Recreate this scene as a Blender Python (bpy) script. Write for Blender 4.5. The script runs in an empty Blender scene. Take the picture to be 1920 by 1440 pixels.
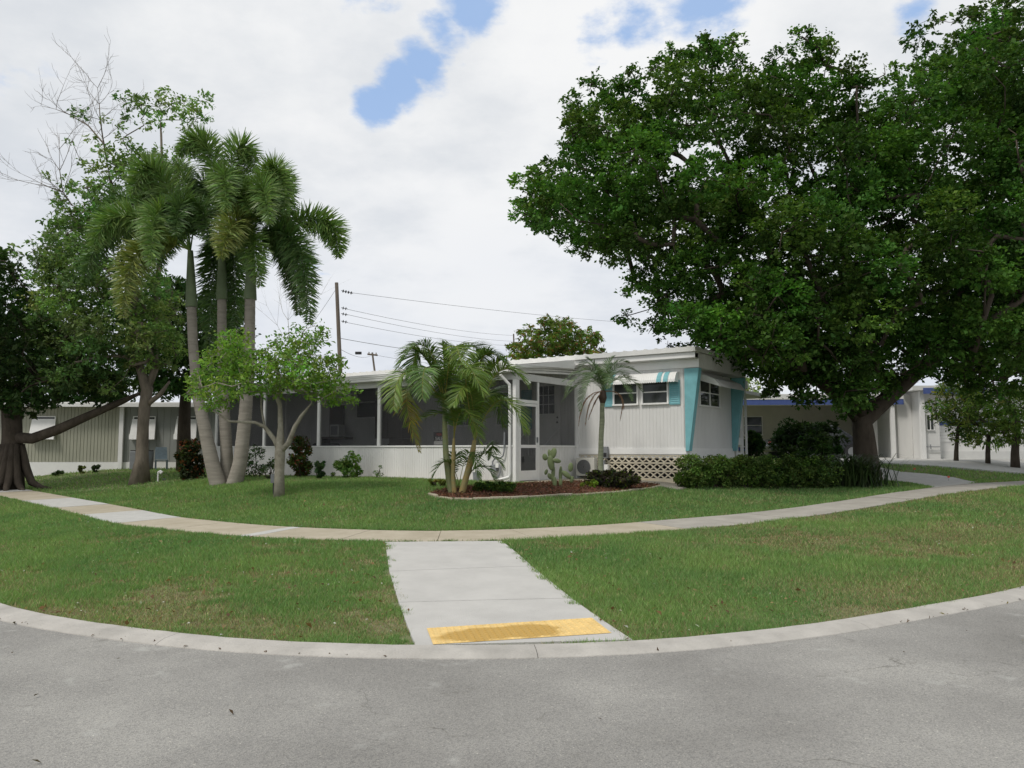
import bpy, bmesh, math, random
import numpy as np
from mathutils import Vector, Matrix, Euler

rng = np.random.default_rng(7)
random.seed(7)
SC = bpy.context.scene
COL = SC.collection
PI = math.pi

# ------------------------------------------------------------------ camera
EYE = 1.535
F = 1480.0                       # focal length in pixels of a 1920-wide picture
PITCH = math.atan((843 - 720) / F)
cam_d = bpy.data.cameras.new('camera')
cam = bpy.data.objects.new('camera', cam_d)
COL.objects.link(cam)
cam.location = (0, 0, EYE)
cam.rotation_euler = (PI / 2 + PITCH, 0, 0)
cam_d.sensor_width = 36
cam_d.lens = 36 * F / 1920
cam_d.clip_end = 2000
cam_d.clip_start = 0.05
SC.camera = cam

# ------------------------------------------------------------------ light
SUN_EL, SUN_AZ = math.radians(56), math.radians(229)      # azimuth clockwise from +Y: behind the camera, to its left
sun_d = bpy.data.lights.new('sun', 'SUN')
sun_d.energy = 2.0
sun_d.angle = math.radians(11)
sun_d.color = (1.0, 0.955, 0.89)
sun = bpy.data.objects.new('sun', sun_d)
COL.objects.link(sun)
sd = Vector((math.sin(SUN_AZ) * math.cos(SUN_EL), math.cos(SUN_AZ) * math.cos(SUN_EL), math.sin(SUN_EL)))
sun.rotation_euler = (-sd).to_track_quat('-Z', 'Y').to_euler()
sun.location = sd * 60

W = bpy.data.worlds.new('World')
SC.world = W
W.use_nodes = True


def ray(px, py):
    dx, dv = (px - 960) / F, -(py - 720) / F
    c, s = math.cos(PITCH), math.sin(PITCH)
    return np.array([dx, c - dv * s, s + dv * c])


def build_world():
    nt = W.node_tree
    N, L = nt.nodes, nt.links
    N.clear()
    out = N.new('ShaderNodeOutputWorld')
    bg = N.new('ShaderNodeBackground')
    bg.inputs['Strength'].default_value = 0.1
    L.new(bg.outputs[0], out.inputs[0])
    sky = N.new('ShaderNodeTexSky')
    sky.sky_type = 'NISHITA'
    sky.sun_disc = False
    sky.sun_elevation = SUN_EL
    sky.sun_rotation = SUN_AZ
    tc = N.new('ShaderNodeTexCoord')
    sep = N.new('ShaderNodeSeparateXYZ')
    L.new(tc.outputs['Generated'], sep.inputs[0])

    def math_(op, a, b=None, c=None, clamp=False):
        m = N.new('ShaderNodeMath')
        m.operation = op
        m.use_clamp = clamp
        for i, v in enumerate((a, b, c)):
            if v is None:
                continue
            if isinstance(v, (int, float)):
                m.inputs[i].default_value = v
            else:
                L.new(v, m.inputs[i])
        return m.outputs[0]
    zz = math_('MAXIMUM', sep.outputs[2], 0.0)
    den = math_('ADD', zz, 0.22)
    cx = math_('DIVIDE', sep.outputs[0], den)
    cy = math_('DIVIDE', sep.outputs[1], den)
    cmb = N.new('ShaderNodeCombineXYZ')
    L.new(cx, cmb.inputs[0])
    L.new(cy, cmb.inputs[1])

    def noise(scale, detail, rough, off):
        mp = N.new('ShaderNodeMapping')
        mp.inputs['Location'].default_value = off
        L.new(cmb.outputs[0], mp.inputs['Vector'])
        n = N.new('ShaderNodeTexNoise')
        n.inputs['Scale'].default_value = scale
        n.inputs['Detail'].default_value = detail
        n.inputs['Roughness'].default_value = rough
        L.new(mp.outputs[0], n.inputs['Vector'])
        return n.outputs[0]

    def remap(v, a, b, c=0.0, d=1.0, smooth=True):
        m = N.new('ShaderNodeMapRange')
        m.interpolation_type = 'SMOOTHSTEP' if smooth else 'LINEAR'
        for i, x in enumerate((a, b, c, d)):
            m.inputs[i + 1].default_value = x
        L.new(v, m.inputs[0])
        return m.outputs[0]

    def mix(f, a, b):
        m = N.new('ShaderNodeMix')
        m.data_type = 'RGBA'
        for s, v in ((m.inputs[0], f), (m.inputs[6], a), (m.inputs[7], b)):
            if isinstance(v, (tuple, float, int)):
                s.default_value = v
            else:
                L.new(v, s)
        return m.outputs[2]
    n1 = noise(1.1, 7, 0.56, (3.1, 1.7, 0))
    n2 = noise(3.6, 8, 0.58, (7.4, 2.2, 0))
    n3 = noise(0.8, 3, 0.5, (1.2, 9.3, 0))
    # cloud body: white billows and pale grey bellies
    body = math_('ADD', math_('MULTIPLY', n1, 0.65), math_('MULTIPLY', n2, 0.35))
    lum = remap(body, 0.36, 0.60)
    cloud = mix(lum, (6.5, 6.8, 7.2, 1), (8.6, 8.65, 8.7, 1))
    # towards the horizon the deck turns to a pale blue-grey veil
    veil = remap(sep.outputs[2], 0.0, 0.42, 0.75, 0.0)
    vn = remap(n3, 0.35, 0.65, 0.45, 1.0)
    cloud = mix(math_('MULTIPLY', veil, vn), cloud, (6.2, 6.75, 7.8, 1))
    # openings in the deck, where the clear sky shows
    gap_n = math_('ADD', math_('MULTIPLY', n2, 0.6), math_('MULTIPLY', noise(9.0, 8, 0.6, (0.3, 5.1, 0)), 0.4))
    total = None
    for (px, py, rad, st) in ((712, 188, 0.036, 0.95), (745, 145, 0.044, 1.0), (790, 105, 0.048, 1.0), (835, 68, 0.050, 1.0), (876, 20, 0.054, 1.0), (905, -30, .05, .8), (1125, 75, 0.05, 0.55), (1190, 62, 0.05, 0.62),
                              (1300, 28, 0.07, 0.50), (1345, 20, 0.05, 0.6), (1712, 38, 0.04, 0.8), (575, 480, 0.07, 0.30), (690, -40, 0.08, 0.6),
                              (-900, -700, 0.35, 0.6), (2900, -900, 0.4, 0.6), (600, -1500, 0.3, 0.6), (1700, -2600, .3, .6)):
        d = ray(px, py)
        d = d / np.linalg.norm(d)
        vd = N.new('ShaderNodeVectorMath')
        vd.operation = 'DISTANCE'
        L.new(tc.outputs['Generated'], vd.inputs[0])
        vd.inputs[1].default_value = d
        g = math_('MULTIPLY', remap(vd.outputs['Value'], 0.0, rad * 1.5, 1.0, 0.0), st)
        total = g if total is None else math_('MAXIMUM', total, g)
    cover = math_('ADD', total, math_('MULTIPLY', math_('SUBTRACT', gap_n, 0.5), 2.6))
    gap = math_('MULTIPLY', remap(cover, 0.36, 0.74), remap(total, 0.0, 0.2))
    clear = mix(0.7, sky.outputs[0], (3.6, 5.6, 9.2, 1))
    col = mix(math_('MULTIPLY', gap, 0.9), cloud, clear)
    L.new(col, bg.inputs['Color'])


build_world()
SC.view_settings.view_transform = 'Standard'
SC.view_settings.look = 'None'
SC.view_settings.gamma = 1
SC.view_settings.exposure = 0.10
SC.view_settings.use_curve_mapping = False
SC.cycles.use_denoising = True
SC.cycles.max_bounces = 7
SC.cycles.transparent_max_bounces = 10
SC.cycles.sample_clamp_indirect = 6


# ------------------------------------------------------------------ pixel helpers (a pixel of the photograph at a true distance)
def P(px, py, Y):
    r = ray(px, py)
    k = Y / r[1]
    return np.array([r[0] * k, Y, EYE + r[2] * k])


def on_plane(px, py, z):
    r = ray(px, py)
    k = (z - EYE) / r[2]
    return np.array([r[0] * k, r[1] * k])


# ------------------------------------------------------------------ terrain
def smooth_poly(pts, n=120):
    pts = np.array(pts, float)
    d = np.r_[0, np.cumsum(np.linalg.norm(np.diff(pts, axis=0), axis=1))]
    t = np.linspace(0, d[-1], n)
    q = np.c_[np.interp(t, d, pts[:, 0]), np.interp(t, d, pts[:, 1])]
    for _ in range(6):
        q[1:-1] = 0.25 * q[:-2] + 0.5 * q[1:-1] + 0.25 * q[2:]
    return q


CURB_PX = [(0, 1169), (125, 1188), (250, 1207), (400, 1223), (520, 1230), (640, 1235), (780, 1238), (900, 1238), (1060, 1235),
           (1240, 1227), (1420, 1210), (1600, 1188), (1790, 1150), (1920, 1128)]
curb_in = [on_plane(x, y, 0.0) for x, y in CURB_PX]
curb_pts = [(-45, 62), (-30, 42), (-20, 29), (-13, 18.5), (-9, 12.2), (-6.3, 8.6)] + [tuple(p) for p in curb_in] + \
           [(7.4, 9.9), (10.2, 13.0), (16, 19.6), (26, 31), (45, 52)]
CURB = smooth_poly(curb_pts, 420)
SWF_PX = [(0, 931), (133, 962), (210, 983), (333, 998), (450, 1008), (640, 1016), (800, 1019), (960, 1016), (1100, 1009), (1240, 1000),
          (1280, 996), (1480, 975), (1547, 966), (1680, 944), (1827, 921)]


def sst(e):
    e = np.clip(e, 0, 1)
    return e * e * (3 - 2 * e)


def on_walk(px, py):
    z = 0.18
    for _ in range(25):
        p = on_plane(px, py, z)
        z = 0.18 + 0.38 * float(sst((p[0] - 4.0) / 9.0))
    return p


swf = [tuple(on_walk(x, y)) for x, y in SWF_PX]
l0, l1 = np.array(swf[0]), np.array(swf[1])
r0, r1 = np.array(swf[-1]), np.array(swf[-2])
dl, dr = (l0 - l1) / np.linalg.norm(l0 - l1), (r0 - r1) / np.linalg.norm(r0 - r1)
SWF = smooth_poly([tuple(l0 + dl * 45), tuple(l0 + dl * 15)] + swf + [tuple(r0 + dr * 12), tuple(r0 + dr * 40)], 420)
tang = np.gradient(SWF, axis=0)
tang /= np.linalg.norm(tang, axis=1)[:, None]
SWN = np.c_[-tang[:, 1], tang[:, 0]]          # to the inside of the lot
SW_W = 1.22
SWB = SWF + SWN * SW_W
Q = np.array([0.0, 60.0])


def polar(x, y):
    dx, dy = x - Q[0], Q[1] - y
    return np.arctan2(dx, dy), np.hypot(dx, dy)


def radial(poly):
    t, r = polar(poly[:, 0], poly[:, 1])
    o = np.argsort(t)
    return t[o], r[o]


CT, CR = radial(CURB)
FT, FR = radial(SWF)
BT, BR = radial(SWB)


def vnoise(x, y, scale, seed=0):
    x = np.asarray(x, float) * scale + seed * 17.31
    y = np.asarray(y, float) * scale + seed * 9.77
    xi, yi = np.floor(x), np.floor(y)
    fx, fy = x - xi, y - yi
    fx, fy = fx * fx * (3 - 2 * fx), fy * fy * (3 - 2 * fy)

    def h(a, b):
        v = np.sin(a * 127.1 + b * 311.7 + seed * 13.7) * 43758.5453
        return v - np.floor(v)
    return (h(xi, yi) * (1 - fx) + h(xi + 1, yi) * fx) * (1 - fy) + (h(xi, yi + 1) * (1 - fx) + h(xi + 1, yi + 1) * fx) * fy


CURB_W = 0.25


def E(x):                              # the ground climbs towards the right neighbour
    return 0.38 * sst((np.asarray(x, float) - 4.0) / 9.0)



def zones(x, y):
    t, r = polar(np.asarray(x, float), np.asarray(y, float))
    return t, r, np.interp(t, CT, CR), np.interp(t, FT, FR), np.interp(t, BT, BR)


def T(x, y):
    t, r, rc, rf, rb = zones(x, y)
    rci = rc - CURB_W
    z = 0.018 + 0.162 * sst((rci - r) / np.maximum(rci - rf, .5))
    z = z + 0.03 * sst((rf - r) / np.maximum(rf - rb, .5))
    z = z + E(x) * sst((rci - r) / np.maximum(rci - rf, .5))
    e = (rb - r) * 0.95
    z = z + 0.48 * sst(e / 5.4) + np.clip(e - 6, 0, 40) * 0.016
    z = np.where(r > rc - 0.13, -0.07, z)
    return z


def T1(x, y):
    return float(T(np.array([x]), np.array([y]))[0])


def G(px, py):
    r = ray(px, py)
    k = 5.0
    z = 0.2
    for _ in range(40):
        k = (z - EYE) / r[2] if r[2] < -1e-4 else 60.0
        k = min(max(k, 3), 80)
        z = 0.5 * z + 0.5 * T1(r[0] * k, r[1] * k)
    return np.array([r[0] * k, r[1] * k, T1(r[0] * k, r[1] * k)])


# ------------------------------------------------------------------ materials
def srgb(r, g, b):
    return tuple(((c / 255 / 12.92) if c / 255 <= 0.04045 else ((c / 255 + 0.055) / 1.055) ** 2.4) for c in (r, g, b))


MATS = {}


def mat(name, col, rough=0.7, var=0.12, scale=6.0, bump=0.0, bscale=40.0, spec=0.3, metal=0.0, col2=None, stretch=None):
    """principled surface whose colour wanders between col and col2 with a two-scale noise, with optional fine bump"""
    if name in MATS:
        return MATS[name]
    m = bpy.data.materials.new(name)
    m.use_nodes = True
    N, L = m.node_tree.nodes, m.node_tree.links
    bs = N['Principled BSDF']
    bs.inputs['Roughness'].default_value = rough
    bs.inputs['Specular IOR Level'].default_value = spec
    bs.inputs['Metallic'].default_value = metal
    tc = N.new('ShaderNodeTexCoord')
    vec = tc.outputs['Object']
    if stretch:
        mp = N.new('ShaderNodeMapping')
        mp.inputs['Scale'].default_value = stretch
        L.new(vec, mp.inputs['Vector'])
        vec = mp.outputs[0]
    n = N.new('ShaderNodeTexNoise')
    n.inputs['Scale'].default_value = scale
    n.inputs['Detail'].default_value = 8
    n.inputs['Roughness'].default_value = 0.65
    L.new(vec, n.inputs['Vector'])
    mx = N.new('ShaderNodeMix')
    mx.data_type = 'RGBA'
    c2 = col2 if col2 else tuple(c * (1 - 2.2 * var) for c in col)
    c1 = col if col2 else tuple(min(1, c * (1 + 0.6 * var)) for c in col)
    mx.inputs[6].default_value = (*c1, 1)
    mx.inputs[7].default_value = (*c2, 1)
    rm = N.new('ShaderNodeMapRange')
    rm.inputs[1].default_value = 0.35
    rm.inputs[2].default_value = 0.72
    L.new(n.outputs[0], rm.inputs[0])
    L.new(rm.outputs[0], mx.inputs[0])
    L.new(mx.outputs[2], bs.inputs['Base Color'])
    if bump:
        nb = N.new('ShaderNodeTexNoise')
        nb.inputs['Scale'].default_value = bscale
        nb.inputs['Detail'].default_value = 6
        L.new(vec, nb.inputs['Vector'])
        bp = N.new('ShaderNodeBump')
        bp.inputs['Strength'].default_value = bump
        bp.inputs['Distance'].default_value = 0.02
        L.new(nb.outputs[0], bp.inputs['Height'])
        L.new(bp.outputs[0], bs.inputs['Normal'])
    MATS[name] = m
    return m


def leaf_mat(name, trans=0.34, rough=0.65, spec=0.14):
    if name in MATS:
        return MATS[name]
    m = bpy.data.materials.new(name)
    m.use_nodes = True
    N, L = m.node_tree.nodes, m.node_tree.links
    bs = N['Principled BSDF']
    bs.inputs['Roughness'].default_value = rough
    bs.inputs['Specular IOR Level'].default_value = spec
    at = N.new('ShaderNodeAttribute')
    at.attribute_name = 'Col'
    L.new(at.outputs['Color'], bs.inputs['Base Color'])
    tr = N.new('ShaderNodeBsdfTranslucent')
    g = N.new('ShaderNodeMix')
    g.data_type = 'RGBA'
    g.blend_type = 'MULTIPLY'
    g.inputs[0].default_value = 1
    g.inputs[7].default_value = (1.1, 1.25, 0.6, 1)
    L.new(at.outputs['Color'], g.inputs[6])
    L.new(g.outputs[2], tr.inputs[0])
    mx = N.new('ShaderNodeMixShader')
    mx.inputs[0].default_value = trans
    L.new(bs.outputs[0], mx.inputs[1])
    L.new(tr.outputs[0], mx.inputs[2])
    L.new(mx.outputs[0], N['Material Output'].inputs[0])
    MATS[name] = m
    return m


def asphalt_mat():
    m = bpy.data.materials.new('asphalt')
    m.use_nodes = True
    N, L = m.node_tree.nodes, m.node_tree.links
    bs = N['Principled BSDF']
    bs.inputs['Roughness'].default_value = 0.9
    bs.inputs['Specular IOR Level'].default_value = 0.2
    tc = N.new('ShaderNodeTexCoord')

    def noise(s, d, r=0.6):
        n = N.new('ShaderNodeTexNoise')
        n.inputs['Scale'].default_value = s
        n.inputs['Detail'].default_value = d
        n.inputs['Roughness'].default_value = r
        L.new(tc.outputs['Object'], n.inputs['Vector'])
        return n.outputs[0]

    def ramp(v, stops):
        r = N.new('ShaderNodeValToRGB')
        while len(r.color_ramp.elements) < len(stops):
            r.color_ramp.elements.new(0.5)
        for e, (p, c) in zip(r.color_ramp.elements, stops):
            e.position = p
            e.color = (*c, 1)
        L.new(v, r.inputs[0])
        return r.outputs[0]

    def mixc(mode, f, a, b):
        m_ = N.new('ShaderNodeMix')
        m_.data_type = 'RGBA'
        m_.blend_type = mode
        for s, v in ((m_.inputs[0], f), (m_.inputs[6], a), (m_.inputs[7], b)):
            if isinstance(v, (int, float, tuple)):
                s.default_value = v
            else:
                L.new(v, s)
        return m_.outputs[2]
    base = ramp(noise(0.55, 6, 0.55), [(0.28, (0.20, 0.195, 0.182)), (0.5, (0.268, 0.262, 0.246)), (0.72, (0.36, 0.352, 0.328))])
    vo = N.new('ShaderNodeTexVoronoi')
    vo.inputs['Scale'].default_value = 125
    L.new(tc.outputs['Object'], vo.inputs['Vector'])
    stone = ramp(vo.outputs['Color'], [(0.0, (0.5, 0.5, 0.5)), (0.5, (1, 1, 1)), (0.9, (1.2, 1.19, 1.15)), (1.0, (2.2, 2.15, 2.0))])
    c = mixc('MULTIPLY', 0.72, base, stone)
    fine = ramp(noise(160, 3), [(0.3, (0.72, 0.71, 0.70)), (0.7, (1.2, 1.2, 1.2))])
    c = mixc('MULTIPLY', 0.7, c, fine)
    # worn paler spots
    spots = ramp(noise(2.3, 3), [(0.63, (0, 0, 0)), (0.73, (1, 1, 1))])
    c = mixc('MIX', mixc('MULTIPLY', 1.0, spots, (0.5, 0.5, 0.5, 1)), c, (0.42, 0.42, 0.39, 1))
    # dark crumbled spots
    dk = ramp(noise(1.3, 9, 0.72), [(0.62, (0, 0, 0)), (0.70, (1, 1, 1))])
    c = mixc('MIX', mixc('MULTIPLY', 1.0, dk, (0.5, 0.5, 0.5, 1)), c, (0.10, 0.095, 0.08, 1))
    # hairline cracks, only where the surface has broken
    nd = N.new('ShaderNodeTexNoise')
    nd.inputs['Scale'].default_value = 2.0
    nd.inputs['Detail'].default_value = 6
    L.new(tc.outputs['Object'], nd.inputs['Vector'])
    va = N.new('ShaderNodeVectorMath')
    va.operation = 'MULTIPLY_ADD'
    va.inputs[1].default_value = (0.9, 0.9, 0.9)
    L.new(nd.outputs['Color'], va.inputs[0])
    L.new(tc.outputs['Object'], va.inputs[2])
    ve = N.new('ShaderNodeTexVoronoi')
    ve.feature = 'DISTANCE_TO_EDGE'
    ve.inputs['Scale'].default_value = 0.62
    L.new(va.outputs[0], ve.inputs['Vector'])
    cr = ramp(ve.outputs['Distance'], [(0.0, (1, 1, 1)), (0.006, (0, 0, 0))])
    where = ramp(noise(0.8, 4), [(0.51, (0, 0, 0)), (0.62, (1, 1, 1))])
    c = mixc('MIX', mixc('MULTIPLY', 1.0, cr, where), c, (0.12, 0.115, 0.10, 1))
    L.new(c, bs.inputs['Base Color'])
    bp = N.new('ShaderNodeBump')
    bp.inputs['Strength'].default_value = 0.55
    bp.inputs['Distance'].default_value = 0.006
    L.new(vo.outputs['Distance'], bp.inputs['Height'])
    L.new(bp.outputs[0], bs.inputs['Normal'])
    return m


def screen_mat():
    m = bpy.data.materials.new('insect_screen')
    m.use_nodes = True
    N, L = m.node_tree.nodes, m.node_tree.links
    bs = N['Principled BSDF']
    bs.inputs['Base Color'].default_value = (0.030, 0.031, 0.034, 1)
    bs.inputs['Roughness'].default_value = 0.6
    tr = N.new('ShaderNodeBsdfTransparent')
    mx = N.new('ShaderNodeMixShader')
    tc = N.new('ShaderNodeTexCoord')
    n = N.new('ShaderNodeTexNoise')
    n.inputs['Scale'].default_value = 1.2
    L.new(tc.outputs['Object'], n.inputs['Vector'])
    r = N.new('ShaderNodeMapRange')
    r.inputs[3].default_value = 0.27
    r.inputs[4].default_value = 0.38
    L.new(n.outputs[0], r.inputs[0])
    L.new(r.outputs[0], mx.inputs[0])
    L.new(tr.outputs[0], mx.inputs[1])
    L.new(bs.outputs[0], mx.inputs[2])
    L.new(mx.outputs[0], N['Material Output'].inputs[0])
    return m


def glass_mat():
    m = bpy.data.materials.new('window_glass')
    m.use_nodes = True
    N, L = m.node_tree.nodes, m.node_tree.links
    bs = N['Principled BSDF']
    tc = N.new('ShaderNodeTexCoord')
    n = N.new('ShaderNodeTexNoise')
    n.inputs['Scale'].default_value = 2.0
    L.new(tc.outputs['Object'], n.inputs['Vector'])
    r = N.new('ShaderNodeValToRGB')
    r.color_ramp.elements[0].color = (0.020, 0.024, 0.022, 1)
    r.color_ramp.elements[1].color = (0.055, 0.06, 0.056, 1)
    L.new(n.outputs[0], r.inputs[0])
    L.new(r.outputs[0], bs.inputs['Base Color'])
    bs.inputs['Roughness'].default_value = 0.06
    bs.inputs['Specular IOR Level'].default_value = 0.35
    return m


def pad_mat():
    m = mat('tactile_yellow', (0.72, 0.51, 0.20), 0.6, 0.10, 9, 0.15, 60)
    N, L = m.node_tree.nodes, m.node_tree.links
    bs = N['Principled BSDF']
    src = bs.inputs['Base Color'].links[0].from_socket
    at = N.new('ShaderNodeAttribute')
    at.attribute_name = 'Wet'
    mx = N.new('ShaderNodeMix')
    mx.data_type = 'RGBA'
    mx.inputs[7].default_value = (0.42, 0.26, 0.06, 1)
    L.new(at.outputs['Fac'], mx.inputs[0])
    L.new(src, mx.inputs[6])
    L.new(mx.outputs[2], bs.inputs['Base Color'])
    return m


M_WHITE = mat('white_aluminium', (0.74, 0.735, 0.71), 0.45, 0.05, 2.0, spec=0.4, stretch=(1, 1, 0.35))
M_SIDING = mat('white_siding', (0.70, 0.695, 0.675), 0.5, 0.055, 1.3, spec=0.35, stretch=(1, 1, 0.25))
M_TRIM = mat('white_trim', (0.80, 0.795, 0.775), 0.45, 0.03, 3.0)
M_SOFFIT = mat('soffit_white', (0.62, 0.62, 0.60), 0.6, 0.05, 2.0)
M_TEAL = mat('teal_paint', (0.19, 0.44, 0.48), 0.55, 0.07, 5.0)
M_GLASS = glass_mat()
M_SCREEN = screen_mat()
M_CONC_NEW = mat('pale_concrete', (0.47, 0.465, 0.44), 0.9, 0.07, 5, 0.35, 90, 0.15)
M_CONC_RAMP = mat('ramp_concrete', (0.47, 0.46, 0.435), 0.9, 0.05, 2.2, 0.4, 90, 0.15)
M_CONC_OLD = mat('aged_concrete', (0.43, 0.385, 0.30), 0.9, 0.1, 2.2, 0.4, 80, 0.15, col2=(0.33, 0.29, 0.215))
M_CONC_GREY = mat('grey_concrete', (0.36, 0.34, 0.30), 0.9, 0.1, 1.8, 0.4, 80, 0.15)
M_CURB = mat('curb_concrete', (0.43, 0.41, 0.375), 0.9, 0.11, 2.6, 0.5, 70, 0.15)
M_SOIL = mat('lawn_soil', (0.13, 0.175, 0.068), 0.95, 0.2, 1.4, 0.5, 60, 0.1, col2=(0.20, 0.165, 0.11))
M_ASPHALT = asphalt_mat()
M_DARK = mat('dark_plastic', (0.03, 0.03, 0.032), 0.5, 0.1)
M_GREYBOX = mat('grey_metal', (0.23, 0.24, 0.25), 0.5, 0.08, 8)
M_BROWN = mat('brown_wood', (0.07, 0.045, 0.032), 0.6, 0.15, 5)
M_BLOCK = mat('cream_block', (0.62, 0.58, 0.48), 0.9, 0.1, 1.5, 0.4, 50, 0.15, col2=(0.56, 0.47, 0.31))
M_BARK = mat('grey_bark', (0.20, 0.17, 0.135), 0.95, 0.22, 5, 0.9, 26, 0.1, stretch=(1, 1, 0.35))
M_BARK_DK = mat('dark_bark', (0.085, 0.07, 0.055), 0.95, 0.22, 5, 0.9, 22, 0.1, stretch=(1, 1, 0.35))
M_BARK_LT = mat('pale_lichen_bark', (0.33, 0.31, 0.255), 0.95, 0.2, 7, 0.8, 30, 0.1, col2=(0.18, 0.16, 0.12))
M_PALM = mat('palm_trunk', (0.30, 0.275, 0.235), 0.9, 0.15, 3, 0.6, 14, 0.1, col2=(0.20, 0.18, 0.15), stretch=(0.6, 0.6, 4.0))
M_SHAFT = mat('palm_crownshaft', (0.13, 0.17, 0.09), 0.6, 0.12, 3)
M_LEAF = leaf_mat('leaf')
M_FROND = leaf_mat('frond', 0.22, 0.4, 0.4)
M_GRASS = leaf_mat('grass_blade', 0.38, 0.65, 0.15)


# ------------------------------------------------------------------ mesh helpers
def tag(o, label=None, cat=None, group=None, kind=None):
    if label:
        o['label'] = label
    if cat:
        o['category'] = cat
    if group:
        o['group'] = group
    if kind:
        o['kind'] = kind
    return o


def empty(name, loc, rz=0.0, **k):
    o = bpy.data.objects.new(name, None)
    COL.objects.link(o)
    o.location = loc
    o.rotation_euler = (0, 0, rz)
    o.empty_display_size = 0.3
    return tag(o, **k)


class MB:
    def __init__(s):
        s.v, s.f, s.mi = [], [], []

    def quad(s, *pts):
        b = len(s.v)
        s.v += [tuple(map(float, p)) for p in pts]
        s.f.append(tuple(range(b, b + len(pts))))

    def box(s, x0, x1, y0, y1, z0, z1):
        b = len(s.v)
        s.v += [(x0, y0, z0), (x1, y0, z0), (x1, y1, z0), (x0, y1, z0), (x0, y0, z1), (x1, y0, z1), (x1, y1, z1), (x0, y1, z1)]
        s.f += [tuple(b + i for i in q) for q in ((0, 3, 2, 1), (4, 5, 6, 7), (0, 1, 5, 4), (1, 2, 6, 5), (2, 3, 7, 6), (3, 0, 4, 7))]
        return s

    def hexa(s, p):                       # eight corners, bottom four then top four
        b = len(s.v)
        s.v += [tuple(map(float, q)) for q in p]
        s.f += [tuple(b + i for i in q) for q in ((0, 3, 2, 1), (4, 5, 6, 7), (0, 1, 5, 4), (1, 2, 6, 5), (2, 3, 7, 6), (3, 0, 4, 7))]
        return s

    def prism(s, prof, axis, a0, a1):     # closed 2-D outline pushed along an axis
        def put(u, w, a):
            return {'x': (a, u, w), 'y': (u, a, w), 'z': (u, w, a)}[axis]
        b, n = len(s.v), len(prof)
        s.v += [put(u, w, a0) for u, w in prof] + [put(u, w, a1) for u, w in prof]
        s.f += [(b + i, b + (i + 1) % n, b + n + (i + 1) % n, b + n + i) for i in range(n)]
        s.f += [tuple(b + n - 1 - i for i in range(n)), tuple(b + n + i for i in range(n))]
        return s

    def tube(s, pts, rad, n=8, cap=True, jit=0.0):
        pts = [Vector(p) for p in pts]
        rads = list(rad) if hasattr(rad, '__len__') else [rad] * len(pts)
        b = len(s.v)
        up = Vector((0.13, 0.21, 1)).normalized()
        fr = None
        for i, p in enumerate(pts):
            d = (pts[min(i + 1, len(pts) - 1)] - pts[max(i - 1, 0)])
            if d.length < 1e-7:
                d = Vector((0, 0, 1))
            d.normalize()
            if fr is None:
                a = d.cross(up if abs(d.dot(up)) < 0.95 else Vector((1, 0, 0))).normalized()
            else:
                a = (fr - d * fr.dot(d))
                a = a.normalized() if a.length > 1e-5 else d.orthogonal().normalized()
            fr = a
            c = d.cross(a)
            for k in range(n):
                t = 2 * PI * k / n
                r = rads[i] * (1 + (random.uniform(-jit, jit) if jit else 0))
                s.v.append(tuple(p + (a * math.cos(t) + c * math.sin(t)) * r))
        for i in range(len(pts) - 1):
            for k in range(n):
                s.f.append((b + i * n + k, b + i * n + (k + 1) % n, b + (i + 1) * n + (k + 1) % n, b + (i + 1) * n + k))
        if cap:
            s.f.append(tuple(b + n - 1 - k for k in range(n)))
            e = b + (len(pts) - 1) * n
            s.f.append(tuple(e + k for k in range(n)))
        return s

    def ell(s, c, r, n=10, m=7, rot=None):
        b = len(s.v)
        R = rot or Matrix.Identity(3)
        c = Vector(c)
        for i in range(m + 1):
            th = PI * i / m
            for k in range(n):
                ph = 2 * PI * k / n
                q = Vector((r[0] * math.sin(th) * math.cos(ph), r[1] * math.sin(th) * math.sin(ph), r[2] * math.cos(th)))
                s.v.append(tuple(c + R @ q))
        for i in range(m):
            for k in range(n):
                s.f.append((b + i * n + k, b + (i + 1) * n + k, b + (i + 1) * n + (k + 1) % n, b + i * n + (k + 1) % n))
        return s

    def build(s, name, m, parent=None, smooth=False, kind=None, bevel=0.0, loc=None):
        me = bpy.data.meshes.new(name)
        me.from_pydata(s.v, [], s.f)
        me.materials.append(m)
        if smooth:
            me.polygons.foreach_set('use_smooth', [True] * len(me.polygons))
        me.update()
        o = bpy.data.objects.new(name, me)
        COL.objects.link(o)
        if parent:
            o.parent = parent
        if loc is not None:
            o.location = loc
        if bevel:
            md = o.modifiers.new('bevel', 'BEVEL')
            md.width = bevel
            md.segments = 2
            md.limit_method = 'ANGLE'
        if kind:
            o['kind'] = kind
        return o


def boxo(name, m, parent, *b, bevel=0.0):
    return MB().box(*b).build(name, m, parent, bevel=bevel)


def inst(o, name, parent, loc=(0, 0, 0), rot=None, scale=None):
    c = o.copy()
    c.name = name
    COL.objects.link(c)
    c.parent = parent
    c.location = loc
    if rot:
        c.rotation_euler = rot
    if scale:
        c.scale = scale
    return c


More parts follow.
